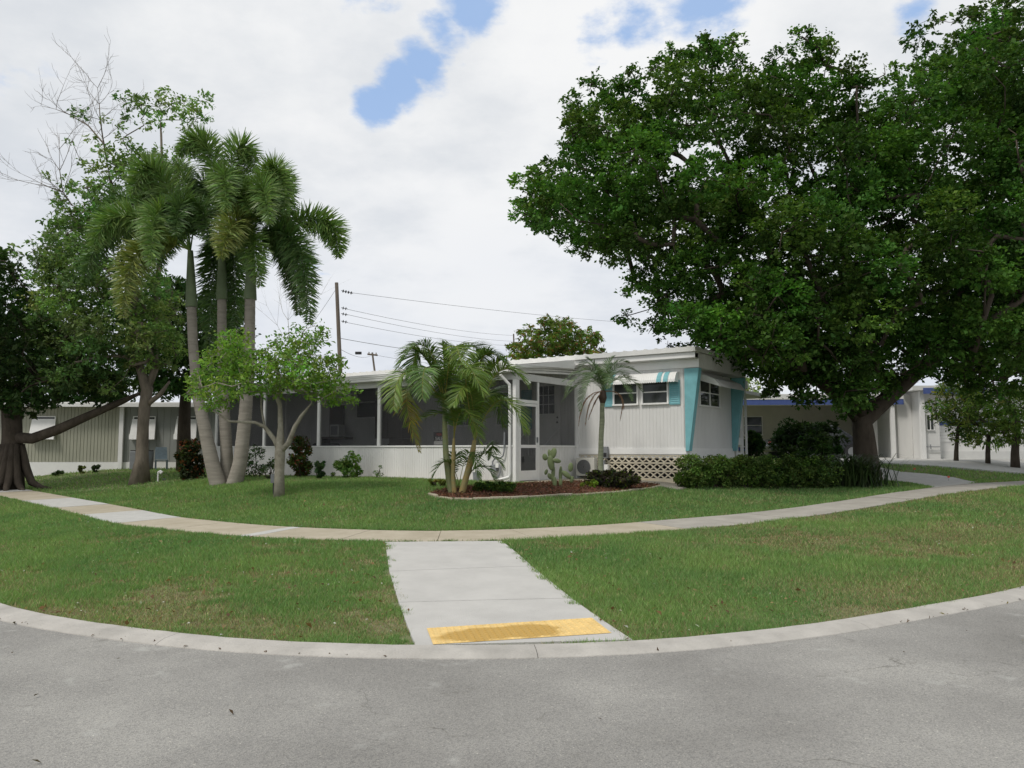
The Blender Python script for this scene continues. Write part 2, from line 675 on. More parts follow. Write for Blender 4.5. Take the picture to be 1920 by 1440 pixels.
def np_mesh(name, V, nv, m, parent=None, col=None, smooth=False, kind=None, extra=None):
    """V (k*nv,3): k faces of nv corners each, unshared"""
    V = np.ascontiguousarray(V, np.float32)
    k = len(V) // nv
    me = bpy.data.meshes.new(name)
    me.vertices.add(k * nv)
    me.vertices.foreach_set('co', V.ravel())
    me.loops.add(k * nv)
    me.loops.foreach_set('vertex_index', np.arange(k * nv, dtype=np.int32))
    me.polygons.add(k)
    me.polygons.foreach_set('loop_start', np.arange(0, k * nv, nv, dtype=np.int32))
    me.polygons.foreach_set('loop_total', np.full(k, nv, np.int32))
    if col is not None:
        a = me.attributes.new('Col', 'FLOAT_COLOR', 'POINT')
        c = np.ones((k * nv, 4), np.float32)
        c[:, :3] = np.repeat(col, nv, axis=0) if len(col) == k else col
        a.data.foreach_set('color', c.ravel())
    me.materials.append(m)
    me.update(calc_edges=True)
    me.validate()
    o = bpy.data.objects.new(name, me)
    COL.objects.link(o)
    if parent:
        o.parent = parent
    if kind:
        o['kind'] = kind
    return o


def unit(v):
    return v / np.maximum(np.linalg.norm(v, axis=1), 1e-9)[:, None]


def leaf_quads(C, size, aspect=0.5, up=0.6, out=None, droop=0.0, fold=0.18):
    """four-corner folded leaves round the points C"""
    n = len(C)
    d = rng.normal(size=(n, 3))
    d[:, 2] = d[:, 2] * 0.6 - droop
    if out is not None:
        d = d + out * 1.1
    d = unit(d)
    nn = rng.normal(size=(n, 3)) * 0.8
    nn[:, 2] += up * 1.6
    nn = nn - d * np.sum(nn * d, axis=1)[:, None]
    nn = unit(nn)
    sd_ = np.cross(d, nn)
    s = np.asarray(size).reshape(-1, 1) if np.ndim(size) else np.full((n, 1), size)
    s = s * np.clip(np.exp(rng.normal(-.03, .28, (n, 1))), .45, 1.7)
    w = s * aspect * 0.5
    V = np.empty((n, 4, 3))
    V[:, 0] = C - d * s * 0.5
    V[:, 1] = C + sd_ * w + nn * w * fold * 2 + d * s * 0.05
    V[:, 2] = C + d * s * 0.5 - nn * s * 0.08
    V[:, 3] = C - sd_ * w + nn * w * fold * 2 + d * s * 0.05
    return V.reshape(-1, 3)


def tint(n, base, spread=0.25, alt=None, altp=0.15):
    base = np.array(base)
    k = np.exp(rng.normal(0, spread, (n, 1)))
    c = base[None, :] * k
    c[:, 0] *= rng.uniform(0.85, 1.2, n)
    if alt is not None:
        m = rng.random(n) < altp
        c[m] = np.array(alt)[None, :] * k[m]
    return np.clip(c, 0.004, 0.8)


# ------------------------------------------------------------------ tree builder
class Tree:
    """a skeleton of nodes grown from trunk and limbs towards leaf clumps; radii follow what each branch carries"""

    def __init__(s, tip=0.012, power=0.47):
        s.p, s.par, s.fix = [], [], {}
        s.tip, s.power = tip, power
        s.wt = {}

    def path(s, pts, rads=None, at=None):
        idx = at
        for i, q in enumerate(pts):
            s.p.append(np.array(q, float))
            s.par.append(-1 if idx is None else idx)
            idx = len(s.p) - 1
            if rads is not None and rads[i]:
                s.fix[idx] = rads[i]
        return idx

    def nearest(s, q):
        A = np.array(s.p)
        return int(np.argmin(np.linalg.norm(A - np.array(q), axis=1)))

    def reach(s, target, start, wob=0.12, seg=0.7, first=0):
        A = np.array(s.p)
        t = np.array(target, float)
        d = np.linalg.norm(A - t, axis=1)
        d[:first] += 100
        # prefer nodes lying between the fork and the clump
        ds = np.linalg.norm(A - start, axis=1)
        cost = d + 0.25 * np.maximum(0, ds - np.linalg.norm(t - start))
        j = int(np.argmin(cost))
        L_ = d[j] if d[j] < 90 else np.linalg.norm(A[j] - t)
        n = max(1, int(round(L_ / seg)))
        a = A[j]
        idx = j
        for i in range(1, n + 1):
            q = a + (t - a) * i / n
            if i < n:
                q = q + rng.normal(0, wob * L_ / n ** 0.5 * 0.4, 3)
            s.p.append(q)
            s.par.append(idx)
            idx = len(s.p) - 1
        return idx

    def mesh(s, sides=7, jit=0.05, thin_sides=4):
        n = len(s.p)
        cnt = np.zeros(n)
        kids = [[] for _ in range(n)]
        for i in range(n):
            if s.par[i] >= 0:
                kids[s.par[i]].append(i)
        for i in range(n - 1, -1, -1):
            if not kids[i]:
                cnt[i] = s.wt.get(i, 1)
            if s.par[i] >= 0:
                cnt[s.par[i]] += cnt[i]
        rad = s.tip * cnt ** s.power
        for i, r in s.fix.items():
            rad[i] = r
        mb = MB()
        done = set()
        stack = [i for i in range(n) if s.par[i] < 0]
        while stack:
            st = stack.pop()
            ch = [st]
            while kids[ch[-1]]:
                ks = sorted(kids[ch[-1]], key=lambda k: -rad[k])
                ch.append(ks[0])
                stack += ks[1:]
            pts, rr = [s.p[i] for i in ch], [rad[i] for i in ch]
            pa = s.par[st]
            if pa >= 0:
                pts = [s.p[pa]] + pts
                rr = [min(rad[pa], rr[0] * 1.15)] + rr
            if len(pts) < 2:
                continue
            rr[-1] *= 0.5
            mb.tube(pts, rr, sides if max(rr) > 0.05 else thin_sides, cap=True, jit=jit if max(rr) > 0.05 else 0)
        return mb


def in_poly(poly, x, y):
    x, y = np.asarray(x, float), np.asarray(y, float)
    c = np.zeros(x.shape, bool)
    n = len(poly)
    for i in range(n):
        x0, y0 = poly[i]
        x1, y1 = poly[(i + 1) % n]
        m = ((y0 > y) != (y1 > y)) & (x < (x1 - x0) * (y - y0) / ((y1 - y0) if y1 != y0 else 1e-9) + x0)
        c ^= m
    return c


def edge_dist(poly, x, y):
    d = np.full(np.shape(x), 1e9)
    n = len(poly)
    for i in range(n):
        a, b = np.array(poly[i], float), np.array(poly[(i + 1) % n], float)
        e = b - a
        t = np.clip(((x - a[0]) * e[0] + (y - a[1]) * e[1]) / max(e @ e, 1e-9), 0, 1)
        d = np.minimum(d, np.hypot(x - a[0] - t * e[0], y - a[1] - t * e[1]))
    return d


def clumps_in(poly, Y, ppm, n, depth, rmax, rmin=0.3, dens=None):
    """clump centres filling a crown whose outline, seen at distance Y, is the polygon; depth = half thickness in metres"""
    poly = np.array(poly, float)
    lo, hi = poly.min(0), poly.max(0)
    out = []
    tries = 0
    while len(out) < n and tries < n * 60:
        tries += 1
        x, y = rng.uniform(lo[0], hi[0]), rng.uniform(lo[1], hi[1])
        if not in_poly(poly, x, y):
            continue
        d = float(edge_dist(poly, np.array([x]), np.array([y]))[0]) / ppm
        if d < rmin * 0.6:
            continue
        if dens and rng.random() > dens(x, y):
            continue
        th = depth * math.sqrt(min(1, d / (depth * 0.8)))
        yy = Y + rng.uniform(-1, 1) * th
        r = min(rmax * rng.uniform(0.75, 1.15), max(rmin, d * 1.1))
        c = P(x, y, yy)
        if any(np.linalg.norm(c - o[0]) < 0.50 * (r + o[1]) for o in out):
            continue
        out.append((c, r))
    return out


def clump_leaves(clumps, per_m2, flat=0.75, shell=0.55, ros=1, rosr=.07, nmin=0):
    Cs, O, ids = [], [], []
    for k, (c, r) in enumerate(clumps):
        n = int(max(nmin, per_m2 * r * r) * rng.uniform(0.75, 1.25))
        d = unit(rng.normal(size=(n, 3)))
        rr = rng.random(n) ** (1 / 3.0)
        rr = np.where(rng.random(n) < shell, 0.75 + 0.33 * rng.random(n) ** 1.3, rr)
        # sprigs: pull leaves towards a few twig directions so the edge is uneven
        tw = unit(rng.normal(size=(9, 3)))
        j = rng.integers(0, 9, n)
        d = unit(d * 0.62 + tw[j] * 0.75)
        q = d * (rr * r)[:, None]
        if ros > 1:
            m_ = max(3, n // ros)
            q = q[rng.integers(0, m_, n) % len(q)] + rng.normal(0, rosr, (n, 3))
            d = unit(q + 1e-6)
        q[:, 2] *= flat
        Cs.append(c + q)
        O.append(d)
        ids.append(np.full(n, k))
    return np.concatenate(Cs), np.concatenate(O), np.concatenate(ids)


def crown(name, parent, clumps, per_m2, size, base, spread=0.22, alt=None, altp=0.1, aspect=0.55, up=0.6, droop=0.0, flat=0.75, cl_spread=0.18, m=None, ros=1, rosr=.07, nmin=0):
    C, O, ids = clump_leaves(clumps, per_m2, flat, .55, ros, rosr, nmin)
    col = tint(len(C), base, spread, alt, altp)
    cs = np.exp(rng.normal(0, cl_spread, (len(clumps), 1))) * np.array([1, 1, 1.0])
    cs = cs * np.exp(rng.normal(0, 0.08, (len(clumps), 3)))
    col = np.clip(col * cs[ids], 0.004, 0.8)
    V = leaf_quads(C - np.array(parent.location), size, aspect, up, O, droop)
    return np_mesh(name, V, 4, m or M_LEAF, parent, col)


def local(parent, pts):
    o = np.array(parent.location)
    return [np.array(p) - o for p in pts]


#@@SETTING
# ================================================================== THE SETTING
def grid_sheet(name, xs, ys, zf, m, keep=None):
    X, Y = np.meshgrid(xs, ys)
    Z = zf(X, Y)
    nx, ny = len(xs), len(ys)
    V = np.c_[X.ravel(), Y.ravel(), Z.ravel()]
    i = np.arange(nx * ny).reshape(ny, nx)
    Fq = np.stack([i[:-1, :-1], i[:-1, 1:], i[1:, 1:], i[1:, :-1]], -1).reshape(-1, 4)
    me = bpy.data.meshes.new(name)
    me.from_pydata(V.tolist(), [], Fq.tolist())
    me.materials.append(m)
    me.polygons.foreach_set('use_smooth', [True] * len(me.polygons))
    o = bpy.data.objects.new(name, me)
    COL.objects.link(o)
    return o


def terr(x, y):
    b = T(x, y)
    return b + np.where(b > 0, 0.012 * (vnoise(x, y, 0.9, 3) - 0.5), 0)


def strip(name, L_, R_, m, off=0.02, thick=0.06, parent=None, cross=6, taper=None):
    """terrain-following slab between two edge lines of equal length"""
    L_, R_ = np.array(L_, float)[:, :2], np.array(R_, float)[:, :2]
    n = len(L_)
    mb = MB()
    rows = []
    for k in range(cross + 1):
        q = L_ + (R_ - L_) * k / cross
        rows.append(np.c_[q, T(q[:, 0], q[:, 1]) + off])
    G_ = np.array(rows)
    mb.v = [tuple(p) for p in G_.reshape(-1, 3)]
    idx = lambda k, i: k * n + i
    for k in range(cross):
        for i in range(n - 1):
            mb.f.append((idx(k, i), idx(k, i + 1), idx(k + 1, i + 1), idx(k + 1, i)))
    b = len(mb.v)
    loop = [idx(0, i) for i in range(n)] + [idx(k, n - 1) for k in range(1, cross + 1)] + \
           [idx(cross, i) for i in range(n - 2, -1, -1)] + [idx(k, 0) for k in range(cross - 1, 0, -1)]
    for j in loop:
        x, y, z = mb.v[j]
        mb.v.append((x, y, z - thick))
    for a in range(len(loop)):
        c = (a + 1) % len(loop)
        mb.f.append((loop[c], loop[a], b + a, b + c))
    return mb.build(name, m, parent)


xs = np.unique(np.r_[np.linspace(-260, -40, 12), np.linspace(-40, -14, 40), np.linspace(-14, 14, 190), np.linspace(14, 40, 110), np.linspace(40, 260, 12)])
ys = np.unique(np.r_[np.linspace(-60, 2, 8), np.linspace(2, 26, 170), np.linspace(26, 60, 100), np.linspace(60, 420, 20)])
ground = grid_sheet('lawn_ground', xs, ys, terr, M_SOIL)
tag(ground, kind='structure')

# road: from the curb line outwards
nrm = CURB - Q
nrm /= np.linalg.norm(nrm, axis=1)[:, None]
rows = [np.c_[CURB - nrm * 0.06, np.zeros(len(CURB))]] + [np.c_[CURB + nrm * d, np.full(len(CURB), -0.004 * 0)] for d in (0.6, 2, 4, 7, 12, 20, 40)]
mb = MB()
mb.v = [tuple(p) for r in rows for p in r]
nC = len(CURB)
for k in range(len(rows) - 1):
    for i in range(nC - 1):
        mb.f.append((k * nC + i, (k + 1) * nC + i, (k + 1) * nC + i + 1, k * nC + i + 1))
road = mb.build('road', M_ASPHALT)
tag(road, kind='structure')

# curb: a sloped gutter curb swept along the road edge, cast in lengths with joints
ct = np.gradient(CURB, axis=0)
ct /= np.linalg.norm(ct, axis=1)[:, None]
cn = np.c_[-ct[:, 1], ct[:, 0]]
cum = np.r_[0, np.cumsum(np.linalg.norm(np.diff(CURB, axis=0), axis=1))]
curb = empty('curb', (0, 0, 0), kind='structure')
PROF = [(-0.02, -0.04), (0.0, 0.006), (0.04, 0.022), (0.09, 0.034), (0.15, 0.038), (0.24, 0.044), (0.262, 0.040), (0.264, -0.03)]


def curb_piece(a, b):
    n = max(2, int((b - a) / 0.15))
    t = np.linspace(a, b, n)
    p = np.c_[np.interp(t, cum, CURB[:, 0]), np.interp(t, cum, CURB[:, 1])]
    q = np.c_[np.interp(t, cum, cn[:, 0]), np.interp(t, cum, cn[:, 1])]
    mb = MB()
    for i in range(n):
        for (d, z) in PROF:
            jj = 0.004 * (vnoise(p[i, 0] * 5, p[i, 1] * 5, 1, 5) - .5)
            s_ = p[i] + q[i] * (d + jj)
            mb.v.append((s_[0], s_[1], z + jj))
    m_ = len(PROF)
    for i in range(n - 1):
        for k in range(m_ - 1):
            mb.f.append((i * m_ + k, (i + 1) * m_ + k, (i + 1) * m_ + k + 1, i * m_ + k + 1))
    mb.f.append(tuple(range(m_)))
    mb.f.append(tuple((n - 1) * m_ + m_ - 1 - k for k in range(m_)))
    return mb.build('curb_length', M_CURB, curb)


a = 0.0
while a < cum[-1] - 0.1:
    b = min(a + 3.05, cum[-1])
    curb_piece(a, b - 0.005)
    a = b

# sidewalk: slabs along the line
sidewalk = empty('sidewalk', (0, 0, 0), kind='structure')
scum = np.r_[0, np.cumsum(np.linalg.norm(np.diff(SWF, axis=0), axis=1))]


def sw_at(t):
    return (np.c_[np.interp(t, scum, SWF[:, 0]), np.interp(t, scum, SWF[:, 1])],
            np.c_[np.interp(t, scum, SWB[:, 0]), np.interp(t, scum, SWB[:, 1])])


def arc_of(px, py):
    q = on_walk(px, py)
    return scum[int(np.argmin(np.linalg.norm(SWF - q, axis=1)))]


def slab(a, b, m):
    t = np.linspace(a + 0.006, b - 0.006, 6)
    f, bk = sw_at(t)
    return strip('slab', f, bk, m, 0.022 + random.uniform(-.004, .004), 0.07, sidewalk, 4)


# the patched lengths at the left: pale new slabs between the stained old ones
marks = [(0.5, arc_of(8, 934), 'mix'), (arc_of(8, 934), arc_of(36, 940), 'old'), (arc_of(36, 940), arc_of(98, 953), 'new'), (arc_of(98, 953), arc_of(147, 966), 'old'),
         (arc_of(147, 966), arc_of(216, 984), 'new'), (arc_of(216, 984), arc_of(447, 1008), 'old'), (arc_of(447, 1008), arc_of(462, 1009), 'new'),
         (arc_of(462, 1009), arc_of(1290, 995), 'old'), (arc_of(1290, 995), scum[-1] - 0.5, 'grey')]
for (a, b, kind) in marks:
    n = max(1, int(round((b - a) / 1.52)))
    for i in range(n):
        m = {'old': M_CONC_OLD, 'new': M_CONC_NEW, 'grey': M_CONC_GREY, 'mix': M_CONC_NEW if i % 3 == 0 else M_CONC_OLD}[kind]
        slab(a + (b - a) * i / n, a + (b - a) * (i + 1) / n, m)

# curb ramp walk
ramp = empty('ramp_walk', (0, 0, 0), kind='structure')
RL = [G(722, 1019), G(730, 1075), G(748, 1134), G(779, 1216)]
RR = [G(940, 1017), G(997, 1065), G(1072, 1126), G(1186, 1205)]
RAMP_POLY = [tuple(p[:2]) for p in RL] + [tuple(p[:2]) for p in RR[::-1]]
for i in range(3):
    n = 6
    A0, A1, B0, B1 = RL[i][:2], RL[i + 1][:2], RR[i][:2], RR[i + 1][:2]
    e = 0.006 / max(.1, np.linalg.norm(A1 - A0))
    t = np.linspace(e, 1 - e, n)[:, None]
    strip('slab', A0 + (A1 - A0) * t, B0 + (B1 - B0) * t, M_CONC_RAMP, 0.024, 0.08, ramp, 8)

# yellow tactile paving set into the ramp
pc = [G(800, 1184), G(1110, 1164), G(1147, 1193), G(812, 1215)]
pad_o = np.mean(pc, axis=0)
pad = empty('tactile_paving', tuple(pad_o), label='yellow tactile paving panel with raised domes, stained brown, set in the ramp at the curb', cat='tactile paving')
M_PAD = pad_mat()


def pad_pt(u, v, dz=0.0):
    p = (pc[0] * (1 - u) + pc[1] * u) * (1 - v) + (pc[3] * (1 - u) + pc[2] * u) * v
    return (p[0], p[1], T1(p[0], p[1]) + 0.0275 + dz)


def wet_at(u, v):
    d = min(math.hypot((u - 0.27) / 0.25, (v - 0.62) / 0.44), math.hypot((u - 0.55) / 0.20, (v - 0.56) / 0.46), math.hypot((u - .42) / .2, (v - .55) / .36))
    d += 0.35 * (float(vnoise(u * 14, v * 6, 1.0, 8)) - 0.5)
    return max(0.0, min(1.0, (1.0 - d) / 0.22)) * 0.9


def wet_attr(o, uv):
    a = o.data.attributes.new('Wet', 'FLOAT', 'POINT')
    a.data.foreach_set('value', [wet_at(*q) for q in uv])


mb, uv = MB(), []
nu, nv_ = 60, 24
for j in range(nv_ + 1):
    for i in range(nu + 1):
        q = pad_pt(i / nu, j / nv_)
        mb.v.append(tuple(np.array(q) - pad_o))
        uv.append((i / nu, j / nv_))
for j in range(nv_):
    for i in range(nu):
        k = j * (nu + 1) + i
        mb.f.append((k, k + 1, k + nu + 2, k + nu + 1))
po = mb.build('panel', M_PAD, pad)
wet_attr(po, uv)
mb, uv = MB(), []
for j in range(9):
    for i in range(24):
        u, v = (i + 0.5) / 24, (j + 0.5) / 9
        c = np.array(pad_pt(u, v)) - pad_o
        b0 = len(mb.v)
        for (r, z) in ((0.017, 0.0), (0.011, 0.006)):
            for k in range(7):
                mb.v.append((c[0] + r * math.cos(2 * PI * k / 7), c[1] + r * math.sin(2 * PI * k / 7), c[2] + z))
                uv.append((u, v))
        for k in range(7):
            mb.f.append((b0 + k, b0 + (k + 1) % 7, b0 + 7 + (k + 1) % 7, b0 + 7 + k))
        mb.f.append(tuple(b0 + 7 + k for k in range(7)))
do = mb.build('domes', M_PAD, pad, kind='stuff')
wet_attr(do, uv)

# driveways
DRV1_L = [G(1640, 886), G(1690, 886.5), G(1740, 889), G(1790, 896), G(1838, 906)]
DRV1_R = [G(1640, 900), G(1670, 902), G(1700, 905), G(1730, 910), G(1757, 916)]
drive_near = strip('driveway', smooth_poly([p[:2] for p in DRV1_L], 30), smooth_poly([p[:2] for p in DRV1_R], 30), M_CONC_NEW, 0.02, 0.06, None, 8)
tag(drive_near, kind='structure')
DRV2_L = [G(1500, 861), G(1640, 861), G(1725, 862), G(1830, 866), G(1925, 871), G(2050, 880)]
DRV2_R = [G(1500, 869), G(1640, 870), G(1725, 874), G(1830, 882), G(1925, 890), G(2050, 905)]
drive_far = strip('driveway', smooth_poly([p[:2] for p in DRV2_L], 60), smooth_poly([p[:2] for p in DRV2_R], 60), M_CONC_NEW, 0.05, 0.15, None, 16)
tag(drive_far, kind='structure')

# planting bed outline
BED_F = [G(*p) for p in ((806, 929), (822, 934), (850, 937.5), (890, 938), (950, 936.5), (1000, 933.5), (1050, 930.5), (1100, 928.5), (1150, 925.5), (1200, 920), (1238, 913))]
BED_B = [G(*p) for p in ((808, 926), (826, 921), (850, 917), (890, 913), (950, 911), (1000, 908), (1050, 906), (1100, 905), (1150, 905), (1200, 907), (1236, 910.5))]
BED_POLY = [tuple(p[:2]) for p in BED_F] + [tuple(p[:2]) for p in BED_B[::-1]]
M_MULCH = mat('red_mulch', (0.17, 0.075, 0.05), 0.95, 0.3, 30, 1.0, 60, 0.1, col2=(0.09, 0.045, 0.035))
bed = strip('mulch_bed', smooth_poly([p[:2] for p in BED_B], 40), smooth_poly([p[:2] for p in BED_F], 40), M_MULCH, 0.035, 0.06, None, 6)
tag(bed, kind='structure')
HOUSE_A = np.array([0.1, 20.0])
HZ = T1(0.1, 20.0)
HROT = -math.atan2(0.574, 0.819)
hc, hs = math.cos(HROT), math.sin(HROT)


def HW(x, y):                           # house-local to world
    return (HOUSE_A[0] + x * hc - y * hs, HOUSE_A[1] + x * hs + y * hc)


def HLOC(p):
    dx, dy = p[0] - HOUSE_A[0], p[1] - HOUSE_A[1]
    return dx * hc + dy * hs, -dx * hs + dy * hc


def strip_local(name, x0, x1, y0, y1, m, off, thick=0.06):
    xs_ = np.linspace(x0, x1, 24)
    return strip(name, [HW(x, y1) for x in xs_], [HW(x, y0) for x in xs_], m, off, thick, None, 3)


M_GRAVEL = mat('pale_gravel', (0.42, 0.39, 0.33), 0.95, 0.3, 40, 1.0, 50, 0.1)
M_SANDSTRIP = mat('sandy_strip', (0.36, 0.30, 0.20), 0.95, 0.2, 8, 0.5, 50, 0.1)
tag(strip_local('path', 0.05, 1.5, 0.1, 2.4, M_CONC_OLD, 0.03), kind='structure')
tag(strip_local('gravel_strip', 1.5, 3.5, 1.9, 3.0, M_GRAVEL, 0.03), kind='structure')
tag(strip_local('planting_strip', -13.0, -0.5, -0.36, -0.02, M_SANDSTRIP, 0.025), kind='structure')

#@@HOUSE
# ================================================================== MOBILE HOME
home = empty('mobile_home', (HOUSE_A[0], HOUSE_A[1], HZ), HROT,
             label='white mobile home with screened porch, teal V-shaped corner fins and striped awning', cat='mobile home')
XL = -13.0            # left end of the body
EX = 3.29             # right end wall


def ribbed(name, p0, p1, z0, z1, nrm_, m, parent, pitch=0.1, depth=0.008, groove=0.016, thick=0.04):
    """siding sheet with vertical grooves, standing from p0 to p1 (local x, y), facing nrm_"""
    p0, p1, nrm_ = np.array(p0, float), np.array(p1, float), np.array(nrm_, float)
    L_ = np.linalg.norm(p1 - p0)
    d = (p1 - p0) / L_
    k = max(1, int(round(L_ / pitch)))
    pts = []
    for i in range(k):
        a, b = i * L_ / k, (i + 1) * L_ / k
        pts += [(a, 0), (b - groove, 0), (b - groove * .75, -depth), (b - groove * .25, -depth)]
    pts.append((L_, 0))
    mb = MB()
    for (t, o) in pts:
        q = p0 + d * t + nrm_ * o
        mb.v += [(q[0], q[1], z0), (q[0], q[1], z1)]
    for i in range(len(pts) - 1):
        mb.f.append((2 * i, 2 * i + 2, 2 * i + 3, 2 * i + 1))
    b = len(mb.v)
    for q in (p0, p1):
        w = q - nrm_ * thick
        mb.v += [(w[0], w[1], z0), (w[0], w[1], z1)]
    e = 2 * len(pts) - 2
    mb.f += [(b, b + 1, b + 3, b + 2), (0, 1, b + 1, b), (e, b + 2, b + 3, e + 1)]
    mb.f.append(tuple([1] + [2 * i + 1 for i in range(1, len(pts))] + [b + 3, b + 1]))
    return mb.build(name, m, parent)


# body walls
ribbed('siding_panel', (XL, 3.0), (EX, 3.0), 0.62, 3.22, (0, -1), M_SIDING, home, 0.1)
ribbed('end_wall', (EX, 3.0), (EX, 6.62), 0.62, 3.22, (1, 0), M_SIDING, home, 0.1)
boxo('back_wall', M_SIDING, home, XL, EX - .05, 6.56, 6.62, 0.1, 3.2)
boxo('left_end_wall', M_SIDING, home, XL, XL + 0.05, 3.05, 6.55, 0.1, 3.2)
boxo('floor', M_SOFFIT, home, XL + 0.06, EX - 0.06, 3.06, 6.5, 0.6, 0.66)
boxo('base_band', M_TRIM, home, 0.0, EX + 0.012, 2.975, 2.998, 0.715, 0.87)
boxo('base_band', M_TRIM, home, EX + 0.004, EX + 0.026, 2.99, 6.6, 0.60, 0.87)
boxo('top_band', M_TRIM, home, 0.02, EX + .41, 2.968, 2.996, 2.97, 3.19)
boxo('corner_trim', M_TRIM, home, 0.0, 0.09, 2.965, 2.994, 0.03, 2.965)
# roof: slab with rolled pan ridges, two-step fascia
mb = MB().box(XL - 0.3, 3.74, 2.66, 6.95, 3.36, 3.47)
x = XL - 0.28
while x < 3.70:
    mb.prism([(x, 3.472), (x + 0.03, 3.50), (x + 0.07, 3.50), (x + 0.10, 3.472)], 'y', 2.645, 6.96)
    x += 0.305
mb.build('roof', M_WHITE, home)
boxo('fascia', M_WHITE, home, XL - 0.3, 3.74, 2.64, 2.658, 3.35, 3.475)
boxo('soffit', M_SOFFIT, home, -0.6, 3.70, 2.70, 2.97, 3.325, 3.355)
boxo('lower_fascia', M_TRIM, home, -0.55, 3.705, 2.70, 2.72, 3.20, 3.323)
boxo('upper_panel', M_SIDING, home, -0.5, 3.70, 2.722, 2.96, 3.19, 3.2)
# gable overhang box that the fins carry
ribbed('gable_panel', (3.70, 3.0), (3.70, 6.62), 2.97, 3.34, (1, 0), M_SIDING, home, 0.16, thick=0.03)
boxo('gable_soffit', M_SOFFIT, home, EX, 3.69, 3.0, 6.62, 2.955, 2.968)


def fin(y0, y1):
    w0, w1 = 0.10, 0.405
    z0, z1 = 0.80, 2.95
    xb = EX + 0.005
    return MB().hexa([(xb, y0, z0), (xb + w0, y0, z0), (xb + w0, y1, z0), (xb, y1, z0),
                      (xb, y0, z1), (xb + w1, y0, z1), (xb + w1, y1, z1), (xb, y1, z1)]).build('corner_fin', M_TEAL, home, bevel=0.006)


fin(2.962, 3.16)
fin(6.46, 6.64)


# windows: frame, panes and rail
def window(name, parent, axis, a0, a1, z0, z1, face, sgn, mull=1, m=M_TRIM, rail=True, w=0.045):
    """axis 'x': a window in the wall y = face, facing sgn along y; axis 'y' the same in x = face"""
    def bx(mb, u0, u1, d0, d1, v0, v1):
        lo, hi = sorted((face + sgn * d0, face + sgn * d1))
        if axis == 'x':
            mb.box(u0, u1, lo, hi, v0, v1)
        else:
            mb.box(lo, hi, u0, u1, v0, v1)
    mb = MB()
    bx(mb, a0 - w, a1 + w, 0.004, 0.045, z1, z1 + w)
    bx(mb, a0 - w - .01, a1 + w + .01, 0.004, 0.065, z0 - w, z0)
    bx(mb, a0 - w, a0, 0.004, 0.045, z0, z1)
    bx(mb, a1, a1 + w, 0.004, 0.045, z0, z1)
    for i in range(1, mull):
        c = a0 + (a1 - a0) * i / mull
        bx(mb, c - w / 2, c + w / 2, 0.004, 0.043, z0, z1)
    f = mb.build(name, m, parent)
    for i in range(mull):
        c0 = a0 + (a1 - a0) * i / mull + (w / 2 if i else 0)
        c1 = a0 + (a1 - a0) * (i + 1) / mull - (w / 2 if i < mull - 1 else 0)
        pm = MB()
        bx(pm, c0, c1, 0.008, 0.014, z0, z1)
        pm.build('pane', M_GLASS, f)
        if rail:
            rm = MB()
            zc = z0 + (z1 - z0) * 0.52
            bx(rm, c0, c1, 0.016, 0.034, zc - 0.015, zc + 0.015)
            rm.build('rail', m, f)
    return f


window('window', home, 'x', 1.24, 1.92, 2.08, 2.64, 3.0, -1)
window('window', home, 'x', 2.10, 2.80, 2.08, 2.64, 3.0, -1)
window('window', home, 'y', 3.98, 5.43, 2.05, 2.72, EX, 1, 2)


def shutter(parent, x0, x1, z0, z1, y=2.994):
    mb = MB()
    mb.box(x0, x0 + 0.03, y - 0.03, y, z0, z1).box(x1 - 0.03, x1, y - 0.03, y, z0, z1)
    mb.box(x0 + .03, x1 - .03, y - 0.03, y, z0, z0 + 0.03).box(x0 + .03, x1 - .03, y - 0.03, y, z1 - 0.03, z1)
    s = mb.build('shutter', M_TEAL, parent)
    sl = MB()
    n = max(3, int((z1 - z0) / 0.055))
    for i in range(n):
        za = z0 + 0.035 + (z1 - z0 - 0.07) * i / n
        zb = za + (z1 - z0 - 0.07) / n * 0.95
        sl.hexa([(x0 + .031, y - .026, za), (x1 - .031, y - .026, za), (x1 - .031, y - .018, za), (x0 + .031, y - .018, za),
                 (x0 + .031, y - .012, zb), (x1 - .031, y - .012, zb), (x1 - .031, y - .004, zb), (x0 + .031, y - .004, zb)])
    so = sl.build('louvres', M_TEAL, s)
    so['kind'] = 'stuff'
    return s


shutter(home, 0.92, 1.19, 2.02, 2.66)
shutter(home, 2.87, 3.16, 2.02, 2.66)


